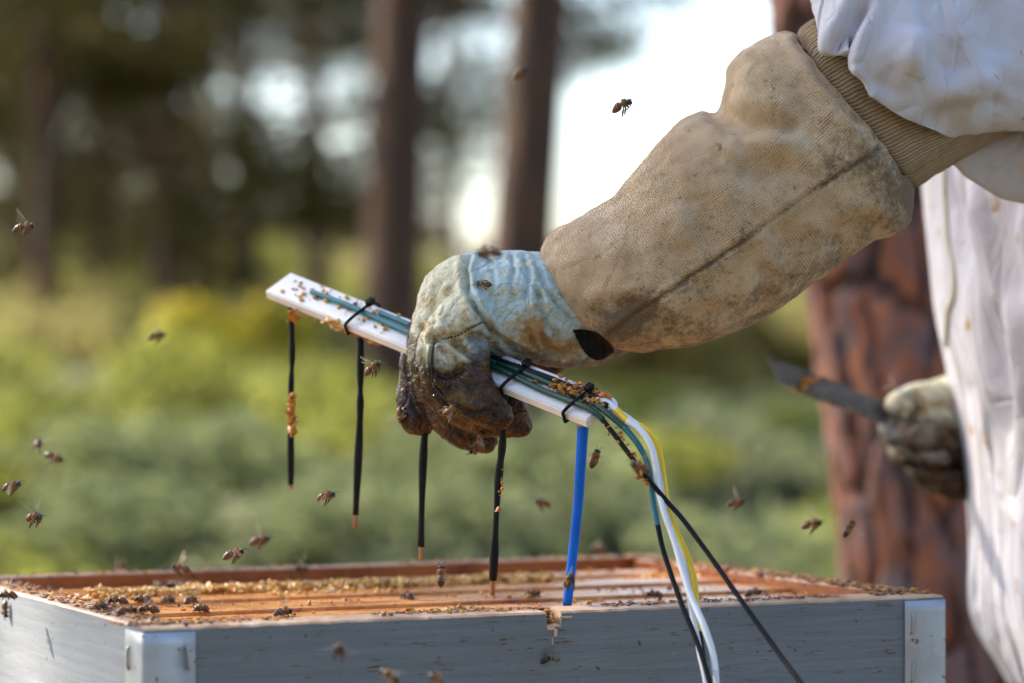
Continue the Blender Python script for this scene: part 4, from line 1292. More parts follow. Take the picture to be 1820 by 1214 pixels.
def seam(bvh, line, r, mat, parent, name='seam', m=60, dash=None):
    pts = catmull([(x, y) for x, y in line], m)
    P = [surf(bvh, x, y, r * 0.3)[0] for x, y in pts]
    P = [p for p in P if p is not None]
    if len(P) < 4: return
    P = np.array(P)
    jump = np.linalg.norm(np.diff(P, axis=0), axis=1)
    keep = np.concatenate([[True], jump < 0.008])
    P = P[:int(np.argmin(keep))] if not keep.all() else P
    if len(P) < 4: return
    if dash:
        P = catmull(P, dash * 4)
        V, F = join([tube(P[i * 4:i * 4 + 3], r, 5) for i in range(dash)])
    else:
        V, F = tube(P, r, 6)
    wpart(name, V, F, MT[mat], parent)


seam(HBVH, [(786, 602), (815, 596), (845, 579), (858, 573)], 0.0005, 'thread', glove, dash=16)
seam(HBVH, [(771, 610), (767, 640), (770, 682), (797, 714)], 0.0005, 'thread', glove)


# canvas gauntlet
GA = [(962, 452, 1036, 584, 1.690, 0.030, -4, 8), (960, 440, 1052, 600, 1.690, 0.033, -4, 8), (984, 410, 1098, 627, 1.689, 0.039, -3, 6), (1040, 376, 1170, 625, 1.688, 0.045), (1095, 340, 1235, 614, 1.688, 0.048),
      (1142, 284, 1300, 591, 1.690, 0.050), (1190, 229, 1375, 553, 1.692, 0.051), (1238, 199, 1438, 513, 1.695, 0.051), (1272, 197, 1490, 474, 1.698, 0.050), (1287, 158, 1540, 437, 1.700, 0.051), (1298, 112, 1588, 419, 1.703, 0.052),
      (1335, 76, 1619, 392, 1.706, 0.051), (1384, 57, 1629, 350, 1.709, 0.047), (1412, 62, 1624, 328, 1.711, 0.043), (1424, 78, 1608, 316, 1.712, 0.039), (1418, 90, 1590, 310, 1.710, 0.036)]
V, F, uv, gx, gy, gs = loft(GA, 260, 220)
N = vnormals(V, F); N *= np.sign((N * (V - V.mean(0))).sum())
px, py, d = project(V); near = np.clip(gs, 0, 1) ** 0.5
disp = 0.0026 * fbm(V * 22 + 4, 3) + 0.0007 * fbm(V * 120, 3) - 0.0022 * np.abs(fbm(V * np.array((26, 26, 34)) + 11, 2))
CR = [([(1083, 591), (1160, 538), (1260, 470), (1380, 385), (1480, 318), (1562, 264)], 4, 0.0024, 0.0010), ([(1240, 190), (1285, 205), (1335, 222), (1395, 226), (1440, 215)], 18, 0.0050, 0.0030),
      ([(1585, 415), (1545, 400), (1500, 415), (1470, 450)], 16, 0.0050, 0.0030), ([(1230, 330), (1260, 390), (1255, 450)], 26, 0.0032, 0.002), ([(1370, 470), (1400, 430), (1385, 390)], 22, 0.0034, 0.002),
      ([(1340, 545), (1365, 500), (1345, 460)], 16, 0.0026, 0.002), ([(1045, 560), (1090, 545), (1150, 545)], 14, 0.002, 0.0015), ([(1300, 330), (1360, 300), (1420, 290)], 26, 0.0028, 0.002),
      ([(1420, 75), (1475, 150), (1540, 235), (1600, 310)], 9, 0.0022, 0.0022), ([(1180, 600), (1240, 560), (1290, 545)], 16, 0.0026, 0.0018), ([(1450, 170), (1430, 215), (1450, 260)], 20, 0.0026, 0.0015)]
for line, w, dep, rid in CR:
    dist, par = seg_dist(px, py, line)
    fade = sstep(0, 0.25, par) * (1 - sstep(0.75, 1.0, par)) if w > 10 else 1.0
    disp += near * fade * (-dep * np.exp(-(dist / w) ** 2) + rid * np.exp(-((dist - 2.2 * w) / (1.2 * w)) ** 2))
V = V + N * disp[:, None]
low_edge = seg_dist(px, py, [(1098, 627), (1235, 614), (1375, 553), (1490, 474), (1588, 419), (1629, 350)])[0]
rim_d = seg_dist(px, py, [(1410, 62), (1470, 130), (1530, 205), (1580, 270), (1625, 330)])[0]
seam_d = seg_dist(px, py, CR[0][0])[0]
dirt = 0.15 + 0.44 * np.exp(-(low_edge / 85) ** 2) + 0.26 * np.exp(-(rim_d / 60) ** 2) * sstep(150, 260, py + 0 * px) + 0.16 * np.exp(-(rim_d / 60) ** 2) + 0.30 * np.exp(-(seam_d / 26) ** 2) * (px < 1360) + 0.35 * np.exp(-(seam_d / 4) ** 2)
dirt += 0.45 * np.exp(-(((px - 1495) / 60) ** 2 + ((py - 300) / 34) ** 2)) + 0.35 * np.exp(-(((px - 1110) / 80) ** 2 + ((py - 560) / 40) ** 2)) + 0.2 * np.exp(-(((px - 1240) / 60) ** 2 + ((py - 300) / 60) ** 2))
gaunt = wpart('gauntlet', V, F, MT['canvas'], glove, True, uv=uv, col=np.stack([np.clip(dirt, 0, 1), 0 * dirt, 0 * dirt], -1))
gaunt['label'] = 'dirty tan canvas gauntlet of the glove'
GBVH = BVHTree.FromPolygons([tuple(v) for v in V], F)
seam(GBVH, [(967, 470), (970, 490), (980, 520), (1005, 555), (1045, 585)], 0.0006, 'thread', gaunt, dash=26)
# black elastic tucked in the fold under the wrist
top_e = catmull([(1018, 586), (1038, 586), (1062, 593), (1088, 614)], 40); bot_e = catmull([(1030, 612), (1046, 634), (1068, 640), (1092, 626)], 40)
G = np.zeros((40, 18, 3)); dep = np.zeros((40, 18))
for a_ in range(40):
    for b_2 in range(18):
        x, y = top_e[a_] + (bot_e[a_] - top_e[a_]) * b_2 / 17.0
        G[a_, b_2, :2] = x, y
        dep[a_, b_2] = min([project(q)[2] for q in (surf(HBVH, x, y)[0], surf(GBVH, x, y)[0]) if q is not None] + [1.684])
for _ in range(6):
    dep[1:-1, 1:-1] = (dep[:-2, 1:-1] + dep[2:, 1:-1] + dep[1:-1, :-2] + dep[1:-1, 2:]) / 4
edge_f = np.sin(np.linspace(0, math.pi, 40))[:, None] ** 0.5 * np.sin(np.linspace(0, math.pi, 18))[None] ** 0.5
ru = np.sin(np.arange(40)[:, None] * 1.05 + 0.6 * np.sin(np.arange(18)[None] * 0.5))
outer = at_arr(G[..., 0], G[..., 1], dep - 0.0012 - edge_f * (0.0010 + 0.0004 * ru))
inner = at_arr(G[..., 0], G[..., 1], dep + 0.0015)
V, F = join([(outer.reshape(-1, 3), grid_faces(40, 18, False)), (inner.reshape(-1, 3), [f[::-1] for f in grid_faces(40, 18, False)])])
wpart('elastic', V, F, MT['elastic'], glove)

# ribbed knit cuff
KN = [(1416, 66, 1600, 318, 1.711, 0.036), (1424, 50, 1622, 330, 1.712, 0.039), (1446, 34, 1640, 326, 1.714, 0.041), (1464, 34, 1668, 308, 1.717, 0.041), (1480, 60, 1722, 276, 1.724, 0.038), (1520, 70, 1790, 240, 1.735, 0.036), (1580, 60, 1850, 200, 1.745, 0.034)]
V, F, uv, gx, gy, gs = loft(KN, 90, 260)
N = vnormals(V, F); N *= np.sign((N * (V - V.mean(0))).sum())
V = V + N * (0.00025 * np.sin(np.tile(np.arange(260) / 260 * 2 * math.pi * 65, 90)) + 0.0018 * fbm(V * 35, 3))[:, None]
wpart('knit_cuff', V, F, MT['knit'], glove, True, uv=uv)

# white sleeve
SL = [(1475, 10, 1700, 228, 1.722, 0.050, -30, 30), (1452, -8, 1722, 236, 1.722, 0.060, -55, 46), (1447, -40, 1742, 236, 1.724, 0.066, -50, 34), (1462, -100, 1790, 232, 1.73, 0.072, -20, 10), (1520, -190, 1860, 250, 1.75, 0.078),
      (1640, -300, 1960, 250, 1.78, 0.082), (1820, -460, 2120, 180, 1.82, 0.085), (2050, -640, 2300, 60, 1.86, 0.085)]
V, F, uv, gx, gy, gs = loft(SL, 150, 180)
N = vnormals(V, F); N *= np.sign((N * (V - V.mean(0))).sum())
px, py, d = project(V); near = np.clip(gs, 0, 1) ** 0.5
disp = 0.0035 * fbm(V * 11 + 2, 3) + 0.0008 * fbm(V * 45, 2) - 0.009 * np.abs(fbm(V * np.array((14, 14, 16)) + 8, 1)) - 0.003 * np.abs(fbm(V * 34 + 1, 1))
for line, w, dep, rid in [([(1555, -30), (1520, 30), (1496, 80), (1490, 120), (1505, 160)], 13, 0.0110, 0.0055), ([(1532, 185), (1525, 150), (1505, 130)], 7, 0.0045, 0.002), ([(1640, 226), (1690, 205), (1750, 190), (1800, 175)], 22, 0.0060, 0.0040),
                          ([(1640, 200), (1680, 130), (1700, 60)], 34, 0.0045, 0.004), ([(1740, 140), (1770, 60), (1760, -20)], 30, 0.0045, 0.003), ([(1570, 120), (1610, 150), (1650, 150)], 24, 0.0025, 0.0025)]:
    dist, par = seg_dist(px, py, line)
    fade = sstep(0, 0.2, par) * (1 - sstep(0.8, 1.0, par))
    disp += near * fade * (-dep * np.exp(-(dist / w) ** 2) + rid * np.exp(-((dist - 2.0 * w) / (1.2 * w)) ** 2))
V = V + N * disp[:, None]
DR = [(1690, 258, 1694, 296, 1.742, 0.006), (1715, 238, 1735, 330, 1.748, 0.010), (1760, 225, 1775, 352, 1.756, 0.014), (1815, 215, 1825, 364, 1.764, 0.018), (1880, 200, 1900, 372, 1.77, 0.045), (1980, 150, 2030, 360, 1.80, 0.055), (2150, 20, 2200, 280, 1.85, 0.06)]
V2, F2, uv2, *_ = loft(DR, 70, 60, True)
V2 = V2 + vnormals(V2, F2) * (0.0035 * fbm(V2 * 16 + 7, 3) - 0.010 * np.abs(fbm(V2 * np.array((20, 20, 26)) + 3, 1)))[:, None]
Vj, Fj = join([(V, F), (V2, F2)])
sleeve = wpart('sleeve', Vj, Fj, MT['suit'], person)


# body in one continuous suit: torso, legs, far arm, hood
def body():
    out = [(1640, -420), (1628, -150), (1640, 120), (1650, 320), (1656, 440), (1668, 570), (1690, 690), (1712, 830), (1725, 950), (1728, 1050), (1744, 1130), (1788, 1214), (1830, 1330)]
    tx = [0.20, 0.235, 0.26, 0.27, 0.27, 0.27, 0.275, 0.28, 0.29, 0.29, 0.28, 0.26, 0.23]; wy = [0.30, 0.44, 0.45, 0.44, 0.43, 0.42, 0.41, 0.41, 0.42, 0.43, 0.42, 0.38, 0.34]
    rows = []
    for (x, y), a_, w in zip(out, tx, wy):
        p = at(x + 22, y, 2.0); rows.append((p[0] + a_ / 2, 2.02, p[2], a_ / 2, w / 2))
    Q = catmull(rows, 60); n = 48; th = np.linspace(0, 2 * math.pi, n, endpoint=False)
    cx = np.sign(np.cos(th)) * np.abs(np.cos(th)) ** 0.85; sy_ = np.sign(np.sin(th)) * np.abs(np.sin(th)) ** 0.85
    V = np.stack([Q[:, 0, None] + Q[:, 3, None] * cx, Q[:, 1, None] + Q[:, 4, None] * sy_, np.broadcast_to(Q[:, 2, None], (60, n))], -1).reshape(-1, 3)
    F = grid_faces(60, n); F.append(tuple(range(n))[::-1]); F.append(tuple(range(59 * n, 60 * n)))
    parts = [(V, F)]
    hx = rows[-2][0]
    for s in (-1, 1):
        parts.append(capsule(np.array([(hx, 2.02 + s * 0.09, 0.78), (hx + 0.0, 2.02 + s * 0.10, 0.50), (hx + 0.02, 2.02 + s * 0.105, 0.24), (hx + 0.03, 2.02 + s * 0.11, 0.12)]), np.array((0.105, 0.095, 0.080, 0.085)), 20, 24))
    sh = rows[1]
    parts.append(capsule(np.array([(sh[0], 2.02, 1.36), (sh[0] - 0.02, 2.02, 1.52), (sh[0] - 0.05, 2.02, 1.62)]), np.array((0.10, 0.095, 0.125)), 24, 20))      # hood
    w = at(1725, 815, 2.11)
    parts.append(capsule(np.array([(sh[0], 2.20, 1.32), (sh[0] + 0.10, 2.30, 1.08), (sh[0] + 0.02, 2.27, 0.93), tuple(w + (0.05, 0.02, -0.004))]), np.array((0.075, 0.068, 0.058, 0.042)), 18, 30))   # far arm
    parts.append(capsule(np.array([(sh[0], 1.86, 1.32), tuple(at(2230, -330, 1.85))]), np.array((0.08, 0.08)), 18, 10))
    return join(parts)


V, F, N = remesh(*body(), 0.006, 6)
px, py, d = project(V)
fold = np.zeros(len(V))
for line, w, dep in [([(1672, 300), (1720, 420), (1760, 560), (1790, 700), (1800, 820)], 16, 0.006), ([(1690, 640), (1712, 760), (1730, 900)], 14, 0.004), ([(1745, 520), (1775, 700), (1775, 900), (1760, 1060)], 22, 0.005),
                     ([(1730, 820), (1750, 960), (1745, 1080)], 18, 0.005), ([(1800, 300), (1780, 420), (1810, 560)], 24, 0.005), ([(1800, 900), (1790, 1050), (1815, 1200)], 24, 0.006)]:
    dist, par = seg_dist(px, py, line); fade = sstep(0, 0.2, par) * (1 - sstep(0.8, 1, par))
    fold += fade * (-dep * np.exp(-(dist / w) ** 2) + 0.6 * dep * np.exp(-((dist - 2 * w) / w) ** 2))
fold *= 1.7 * np.clip(-N[:, 1] * 2, 0, 1)
fold += 0.013 * (0.2 - np.abs(fbm(V * np.array((17, 17, 5.0)) + 3, 1))) * sstep(0.1, 0.3, V[:, 2])
fold += 0.007 * fbm(V * np.array((9, 9, 3.0)) + 1, 3) * sstep(0.1, 0.3, V[:, 2])
suit = wpart('body', V + N * fold[:, None], F, MT['suit'], person)
suit['label'] = 'loose white cotton suit with rust-brown stains'
SBVH = BVHTree.FromPolygons([tuple(v) for v in V + N * fold[:, None]], F)
seam(SBVH, [(1681, 300), (1682, 360), (1687, 430), (1697, 480), (1697, 520), (1686, 560), (1684, 620), (1692, 700)], 0.0024, 'cream_zip', suit, 'zip', 90)
seam(SBVH, [(1765, 520), (1785, 590), (1815, 640)], 0.0008, 'suit', suit, 'stitching', 30)
LP = np.array(person.location)
hd = at(1640, -420, 2.0)
V, F = ICO3
wpart('veil', V * np.array((0.07, 0.105, 0.125)) + np.array((PX - 0.05 + 0.06, 2.02, 1.62)), F, MT['veil'], person)
hx = float(at(1788, 1214, 2.0)[0]) + 0.13
for s in (-1, 1):
    V, F, _ = remesh(*join([capsule(np.array([(hx + 0.04, 2.02 + s * 0.11, 0.20), (hx + 0.04, 2.02 + s * 0.11, 0.055)]), np.array((0.062, 0.050)), 16), capsule(np.array([(hx + 0.04, 2.02 + s * 0.11, 0.045), (hx - 0.14, 2.02 + s * 0.115, 0.036)]), np.array((0.045, 0.036)), 16)]), 0.006, 3)
    V[:, 2] = np.maximum(V[:, 2], 0.0); wpart('boot', V, F, MT['boot'], person)

# far glove closed round the hive tool
D2 = 2.08
FH = [[(1750, 830, 10, 62), (1700, 775, 4, 78), (1660, 760, 0, 70)], [(1730, 720, 0, 52), (1690, 712, -2, 46), (1650, 716, -10, 34)],
      [(1690, 705, -14, 28), (1640, 700, -22, 22), (1600, 712, -26, 20), (1592, 722, -26, 19)],                                         # thumb along the top
      [(1680, 745, 14, 40), (1610, 745, 14, 26), (1586, 756, -4, 23), (1594, 770, -24, 23), (1648, 776, -34, 20)],                       # four fingers round the handle
      [(1690, 780, 14, 40), (1620, 785, 14, 26), (1598, 798, -4, 22), (1612, 810, -22, 22), (1668, 814, -32, 19)],
      [(1700, 815, 14, 40), (1650, 825, 12, 24), (1628, 834, -4, 21), (1648, 846, -20, 21), (1695, 850, -28, 18)],
      [(1720, 840, 14, 36), (1685, 852, 12, 24), (1670, 856, 0, 23), (1690, 866, -10, 22), (1725, 868, -14, 22)]]
V, F, N = hand_mesh(FH, D2, 0.0018, 4)
V = sculpt(V, F, N, [([(1606, 700), (1626, 712), (1628, 745), (1612, 765)], 6, 0.005, 0.003), ([(1590, 786), (1630, 796), (1675, 798)], 5, 0.006, 0.002), ([(1615, 826), (1650, 832), (1700, 834)], 5, 0.006, 0.002)], 0.0016, 9.0)
px, py, d = project(V)
st2 = 0.10 + 0.75 * sstep(-25, 40, py - np.interp(px, [1560, 1620, 1700, 1760], [716, 728, 735, 750])) * 0.75 + 0.25 * sstep(800, 860, py)
g2 = wpart('glove', V, F, MT['leather'], person, True, col=np.stack([np.clip(st2, 0, 1), 0.30 + 0 * px, 0.3 + 0 * px], -1))
g2['label'] = 'dark propolis-blackened glove closed round the hive tool'

# hive tool: flat steel blade through the fist
tool = thing('hive_tool', tuple(at(1575, 733, D2)), 'flat dark steel hive tool with slanted tip, held in the far glove', 'tool')
bl = []
for x, y in [(1363, 634), (1450, 664), (1575, 716), (1700, 768), (1694, 800), (1566, 752), (1440, 706), (1386, 682)]: bl.append((x, y))
Vf = np.array([at(x, y, 2.03 + (x - 1363) * 0.00016) for x, y in bl]); nrm = np.cross(Vf[2] - Vf[0], Vf[6] - Vf[0]); nrm /= np.linalg.norm(nrm)
nrm *= 0.0028 * (1 if nrm[1] > 0 else -1)
Vb = Vf + nrm; Vb[[0, 7]] = Vf[[0, 7]] + nrm * 0.25
m = len(bl)
wpart('blade', np.concatenate([Vf, Vb]), [tuple(range(m)), tuple(range(m, 2 * m))[::-1]] + [(j, (j + 1) % m, m + (j + 1) % m, m + j) for j in range(m)], MT['steel'], tool, False)
r = np.random.default_rng(3)
q = np.array([at(1436 + 9 * r.normal(), 677 + 3 * r.normal() - 0.0 * 1, 2.038) for _ in range(26)] + [at(1380 + 150 * t, 680 + 58 * t, 2.032 + 0.024 * t) for t in r.random(16)])
V, F, C = crumbs(q, 0.0016, ORANGE, 77); wpart('wax_crumbs', V, F, MT['crumb'], tool, True, col=C)['kind'] = 'stuff'

# ------------------------------------------------------------------ honeybees
def bee_meshes():
    mm = 0.001
    prof = [(-6.6, .12, -1.5), (-6.2, .65, -1.4), (-5.6, 1.2, -1.2), (-4.9, 1.65, -.95), (-4.0, 1.98, -.65), (-3.0, 2.1, -.4), (-2.0, 1.95, -.2), (-1.3, 1.45, -.05), (-.85, .7, 0), (-.6, .75, 0.05), (-.1, 1.5, .15), (.6, 1.95, .25), (1.3, 2.0, .25),
            (1.95, 1.65, .15), (2.4, .95, 0), (2.65, .8, -.05), (2.9, 1.35, -.15), (3.4, 1.6, -.3), (3.9, 1.4, -.5), (4.3, .9, -.7), (4.55, .15, -.85)]
    Q = catmull(prof, 64); n = 20; th = np.linspace(0, 2 * math.pi, n, endpoint=False)
    r = np.maximum(Q[:, 1], 0.05)
    r = r * (1 + 0.022 * np.where(Q[:, 0] < -1.0, np.sin(Q[:, 0] / 1.25 * 2 * math.pi), 0))
    V = np.stack([np.broadcast_to(Q[:, 0, None], (64, n)), r[:, None] * np.cos(th) * np.where(Q[:, 0, None] > 2.6, 1.12, 1.0), Q[:, 2, None] + r[:, None] * np.sin(th) * 0.95], -1).reshape(-1, 3)
    F = grid_faces(64, n); F.append(tuple(range(n))[::-1]); F.append(tuple(range(63 * n, 64 * n)))
    M_ = {'body': new_mesh('bee_body', V * mm, F, (MT['bee'],))}
    rr = np.random.default_rng(2); fz = []
    for k in range(420):
        if k < 330: x = -.6 + 3.0 * rr.random()
        else: x = -4.5 + 7.8 * rr.random()
        a_ = rr.random() * 6.28; i = int(np.argmin(abs(Q[:, 0] - x))); c = np.array((x, 0, Q[i, 2])); nn = np.array((0, math.cos(a_), math.sin(a_) * .95))
        p = c + nn * r[i]; L = .55 + .45 * rr.random() if k < 330 else .35; s = np.cross(nn, rr.normal(size=3)); s /= np.linalg.norm(s)
        fz.append((p - s * .07, p + s * .07, p + (nn + rr.normal(size=3) * .35) * L))
    M_['fuzz'] = new_mesh('bee_fuzz', np.array(fz).reshape(-1, 3) * mm, np.arange(len(fz) * 3).reshape(-1, 3), (MT['fuzz'],), False)
    for s, nm in ((1, 'eyeL'), (-1, 'eyeR')):
        V, F = ICO2; M_[nm] = new_mesh('bee_eye', (V * np.array((.55, .38, .95)) + np.array((3.45, s * 1.5, -.15))) * mm, F, (MT['bee_eye'],))
        P = catmull([(4.1, s * .4, .1), (4.9, s * .9, .7), (5.4, s * 1.2, .3), (6.6, s * 1.8, -.2)], 12)
        M_['ant' + nm[-1]] = new_mesh('bee_antenna', *[x if i else x * mm for i, x in enumerate(tube(P, .12, 6))], (MT['bee_eye'],))

    def wing(L, W, base, sweep, lift, s):
        u = np.linspace(0, 1, 12); w = W * np.sin(np.pi * u ** 0.62) ** 0.75 * (0.25 + 0.75 * u) * 1.1
        V = []
        for a_, b_2 in zip(u, w):
            for v in (-0.30, 0.1, 0.45, 0.7): V.append((v * b_2 * 1.0, a_ * L, 0.10 * math.sin(v * 4) * b_2 + 0.25 * a_ * a_))
        V = np.array(V); V[:, 0] *= -1
        R_ = Matrix.Rotation(sweep, 3, 'Z') @ Matrix.Rotation(lift, 3, 'X')
        V = V @ np.array(R_).T
        V[:, 1] *= s
        return (V + np.array((base[0], s * base[1], base[2]))) * mm, grid_faces(12, 4, False)
    for tag_, sw, li in (('up', 0.35, 1.05), ('mid', 0.15, 0.45), ('rest', 1.12, 0.22), ('down', 0.05, -0.45), ('back', 0.75, 0.75)):
        for s, nm in ((1, 'L'), (-1, 'R')):
            M_[f'wf_{tag_}{nm}'] = new_mesh('bee_forewing', *wing(9.2, 3.0, (1.1, 1.2, 1.6), sw, li, s), (MT['wing'],))
            M_[f'wh_{tag_}{nm}'] = new_mesh('bee_hindwing', *wing(6.3, 2.2, (0.2, 1.2, 1.4), sw + .28, li - .06, s), (MT['wing'],))

    def leg(pts, rad, s):
        P = catmull([(x, s * y, z) for x, y, z in pts], 16); rq = catmull([(q, 0, 0) for q in rad], 16)[:, 0]
        v, f = tube(P, rq, 7); return new_mesh('bee_leg', v * mm, f, (MT['bee_leg'],))
    for s, nm in ((1, 'L'), (-1, 'R')):
        M_['lw0' + nm] = leg([(1.9, .8, -1.2), (2.9, 2.0, -1.1), (3.4, 2.5, -2.4), (4.0, 2.9, -3.0)], (.28, .3, .2, .1), s)
        M_['lw1' + nm] = leg([(.9, .9, -1.4), (.9, 2.6, -.9), (.7, 3.4, -2.3), (.6, 4.2, -3.0)], (.28, .32, .2, .1), s)
        M_['lw2' + nm] = leg([(0, .9, -1.2), (-1.0, 2.4, -.6), (-2.3, 3.1, -2.0), (-3.4, 3.5, -3.0)], (.3, .38, .42, .12), s)
        M_['lf0' + nm] = leg([(1.9, .8, -1.2), (2.6, 1.4, -1.9), (1.9, 1.5, -2.6), (1.2, 1.4, -2.9)], (.28, .3, .2, .1), s)
        M_['lf1' + nm] = leg([(.9, .9, -1.4), (1.1, 1.6, -2.5), (.2, 1.7, -3.3), (-.4, 1.6, -3.9)], (.28, .32, .2, .1), s)
        M_['lf2' + nm] = leg([(0, .9, -1.2), (-.4, 1.7, -2.4), (-1.5, 1.8, -4.0), (-2.3, 1.7, -5.4)], (.3, .42, .46, .14), s)
    return M_


BM = bee_meshes()


def bee(pos, heading, upv, label, mode, scale, group=None, wings='up'):
    h = Vector(heading).normalized(); u = Vector(upv); u = (u - h * u.dot(h)).normalized(); s = u.cross(h)
    M_ = Matrix((h, s, u)).transposed().to_4x4(); M_.translation = Vector(pos)
    o = bpy.data.objects.new('honeybee', None); COL.objects.link(o)
    o.empty_display_size = 0.005
    o.matrix_world = M_ @ Matrix.Diagonal((scale, scale, scale, 1))
    tag(o, label, 'bee', group)
    link('body', BM['body'], o); link('fuzz', BM['fuzz'], o)
    for nm in 'LR':
        link('eye', BM['eye' + nm], o); link('antenna', BM['ant' + nm], o)
        link('wing', BM[f'wf_{wings}{nm}'], o); link('wing', BM[f'wh_{wings}{nm}'], o)
        for k in range(3): link('leg', BM[('lw' if mode == 'walk' else 'lf') + str(k) + nm], o)


def heading(phi, yaw):
    a_, b_2 = R(phi), R(yaw)
    return (math.cos(b_2) * math.cos(a_), -math.sin(b_2), math.cos(b_2) * math.sin(a_))


UP, BACK = (0, 0, 1), (0, -1, 0.25)
G1 = 'bees flying left of the hanging probes'
# flying bees: px, py, depth, heading in the picture plane, turn towards the lens, up, wings, label, group
FLY = [
    (45, 402, 1.63, 8, 10, UP, 'up', 'honeybee flying level and alone before the dark pines, wings raised', None),
    (68, 787, 1.86, 170, -70, UP, 'mid', 'soft blurred honeybee, upper one of a close pair in the air', None),
    (98, 812, 1.84, -25, 10, UP, 'mid', 'soft blurred reddish honeybee, lower one of a close pair in the air', None),
    (22, 862, 1.60, 14, 5, UP, 'mid', 'dark honeybee in level flight below the blurred pair, hind legs trailing', None),
    (62, 918, 1.66, 5, 30, UP, 'up', 'dark honeybee hovering over the hive corner with long legs hanging', None),
    (280, 595, 1.92, 8, 0, UP, 'up', 'blurred orange-brown honeybee flying before the dark tree stem, well above the hive', None),
    (214, 1002, 2.08, 100, -65, UP, 'mid', 'blurred honeybee with pale wings hovering behind the back board of the hive', None),
    (320, 1008, 1.78, 168, 10, UP, 'up', 'honeybee flying low over the frames towards the hive corner', None),
    (417, 982, 1.64, 14, 0, UP, 'mid', 'dark striped honeybee rising over the frames, one leg hanging', None),
    (464, 958, 1.82, 10, 5, UP, 'up', 'blurred honeybee just above and ahead of the dark striped one', None),
    (535, 1010, 1.88, 172, 10, UP, 'up', 'blurred dark honeybee with tall raised wings skimming the back board', None),
    (581, 880, 1.64, 12, 5, UP, 'mid', 'small crisp honeybee flying between the two longest black probes', None),
    (663, 652, 1.66, 34, 5, UP, 'mid', 'crisp honeybee flying upwards beside the second black probe, under the bar', None),
    (784, 1020, 1.62, 88, -10, BACK, 'rest', 'honeybee seen from above, climbing between the third and fourth probes', None),
    (924, 128, 1.94, 35, 10, UP, 'up', 'blurred golden honeybee passing in front of the lone dark pine trunk', None),
    (1107, 185, 1.66, 22, 5, UP, 'rest', 'brown honeybee flying against the white sky above the gauntlet', None),
    (866, 448, 1.42, 185, 5, UP, 'rest', 'very blurred honeybee passing close above the back of the leather glove', None),
    (1058, 812, 1.68, 68, -35, BACK, 'mid', 'honeybee flying upright just beside the blue probe', None),
    (1137, 828, 1.52, 160, 45, UP, 'mid', 'blurred honeybee hovering by the propolis-crusted black wire', None),
    (963, 892, 1.86, 165, 10, UP, 'mid', 'blurred orange honeybee between the fourth black probe and the blue probe', None),
    (1011, 1030, 1.585, 60, 40, UP, 'mid', 'dark honeybee flying in front of the lower end of the blue probe', None),
    (1310, 892, 1.80, 8, 5, UP, 'up', 'dark honeybee in level flight between the coloured wires and the red trunk', None),
    (1445, 930, 1.80, 10, 5, UP, 'up', 'striped honeybee with spread legs flying at the edge of the red trunk', None),
    (1510, 937, 1.76, 55, -20, BACK, 'mid', 'honeybee with outspread wings flying in front of the red trunk', None),
    (1062, 974, 2.12, 180, 20, UP, 'mid', 'blurred brown honeybee hovering behind the far corner of the hive', None),
    (603, 1153, 1.40, 120, 55, UP, 'mid', 'blurred honeybee with dangling legs hovering before the grey front board', None),
    (690, 1199, 1.44, -35, 175, BACK, 'rest', 'blurred golden honeybee with pale head low before the grey front board', None),
    (778, 1208, 1.40, 130, 10, UP, 'mid', 'blurred honeybee, lowest of those before the grey front board', None),
    (840, 655, 0, 0, 0, UP, 'rest', None, None),
]
for px, py, d, phi, yaw, upv, wg, lab, grp in FLY:
    if lab:
        rb = random.Random(px * 7 + py)
        if upv is UP: upv = (rb.uniform(-0.25, 0.25), rb.uniform(-0.7, 0.15), 1)
        if wg == 'mid': wg = rb.choice(('mid', 'down', 'back'))
        elif wg == 'up': wg = rb.choice(('up', 'up', 'back'))
        bee(at(px, py, d), heading(phi, yaw + rb.uniform(-22, 22)), upv, lab, 'fly', rb.uniform(1.1, 1.3), grp, wg)

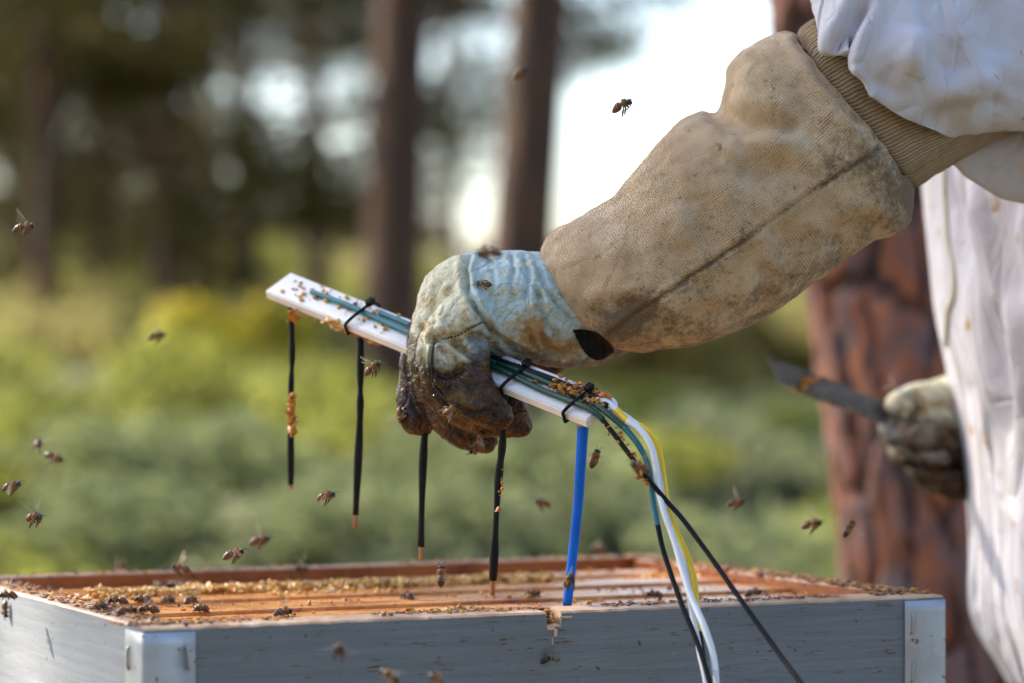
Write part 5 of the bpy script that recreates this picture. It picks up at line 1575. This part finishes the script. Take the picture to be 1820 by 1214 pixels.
# bees walking on the hive: px, py, surface height, direction on the top (0 = along the front board), wings, label
ZF = ZT - 0.0065
WALK = [
    (178, 1075, ZT, -75, 'mid', 'honeybee facing outwards on the hive corner with wings spread wide'),
    (207, 1066, ZT, 165, 'rest', 'honeybee in the corner cluster with its dark back behind the outward-facing one'),
    (228, 1083, ZT, -10, 'rest', 'golden-backed honeybee at the rim, head to head with the striped one'),
    (262, 1081, ZT, 172, 'mid', 'striped honeybee at the rim, facing into the corner cluster'),
    (252, 1063, ZF, 185, 'rest', 'honeybee on the frames just behind the striped one of the corner cluster'),
    (280, 1039, ZF, 95, 'rest', 'dark honeybee seen from behind near the start of the yellow burr comb'),
    (307, 1039, ZF, 200, 'rest', 'honeybee of a touching pair beside the burr comb, the one nearer the corner'),
    (326, 1041, ZF, 175, 'rest', 'honeybee of a touching pair beside the burr comb, the one farther from the corner'),
    (299, 1065, ZF, -70, 'rest', 'honeybee facing outwards on the front frames beyond the corner cluster'),
    (339, 1065, ZF, 40, 'rest', 'honeybee with striped tail out on the front frames beyond the corner cluster'),
    (357, 1080, ZF, -150, 'rest', 'small dark honeybee half sunk between rim and front frame'),
    (505, 1086, ZF, 10, 'up', 'honeybee low behind the front rim with two pale wings raised'),
    (724, 1057, ZF, 95, 'rest', 'honeybee seen from behind on the frame tops between the probes'),
    (947, 1054, ZF, 6, 'rest', 'dark honeybee walking on the frame tops between the fourth probe and the blue one'),
    (1161, 1055, ZF, 178, 'rest', 'dark honeybee crouching on the frame tops between blue probe and wires'),
    (1340, 1052, ZF, 4, 'mid', 'striped honeybee walking on the front frame beyond the long black wire'),
    (12, 1056, ZT, 190, 'up', 'honeybee on the side rim with pale wings raised'),
]
for px, py, z, ang, wg, lab in WALK:
    p = on_plane(px, py, z + 0.0036)
    a_ = R(ang) + HYAW
    bee(p, (math.cos(a_), math.sin(a_), 0.03), UP, lab, 'walk', 1.12, None, wg)
# one on the outer side board, others on the gloves
lp = from_hive((-0.0032, 0, 0)); q = to_hive(at(12, 1096, 1.62)); t_ = np.linspace(0, LY, 400)
cand = from_hive(np.stack([0 * t_ - 0.0032, t_, 0 * t_ - 0.012], -1)); k = int(np.argmin(abs(project(cand)[0] - 8)))
bee(cand[k], (0.1, 0.05, -1), (-CY, -SY, 0), 'dark honeybee clinging to the outside of the side board below the rim', 'walk', 1.0, None, 'rest')
ONG = [(HBVH, 716, 742, -80, 'mid', 'honeybee clinging to the hanging forefinger tip of the dark glove'), (HBVH, 806, 722, 40, 'rest', 'grey-backed honeybee on the curled little finger of the glove'),
       (HBVH, 860, 507, 175, 'mid', 'honeybee landing on the pale back of the leather glove'), (HBVH, 858, 772, 85, 'rest', 'dark honeybee tucked under the curled fingertips of the glove')]
for bvh, px, py, phi, wg, lab in ONG:
    p, n = surf(bvh, px, py, 0.0030)
    if p is not None: bee(p, heading(phi, 0), n, lab, 'walk', 0.85 if py < 600 else 0.95, None, wg)
bee(at(846, 801, 1.684), heading(200, 10), (0, -0.2, -1), 'black honeybee hanging beneath the lowest fingertip of the glove', 'walk', 1.0, None, 'rest')
BV2 = BVHTree.FromPolygons([tuple(Vector(v.co) + person.location) for v in g2.data.vertices], [tuple(p.vertices) for p in g2.data.polygons])
h = BV2.ray_cast(Vector(at(1587, 640, 2.055)), Vector((0, 0, -1)))
if h[0] is not None: bee(np.array(h[0]) + (0, 0, 0.003), heading(5, 10), UP, 'blurred honeybee standing on the far glove beside the hive tool', 'walk', 1.0, None, 'up')
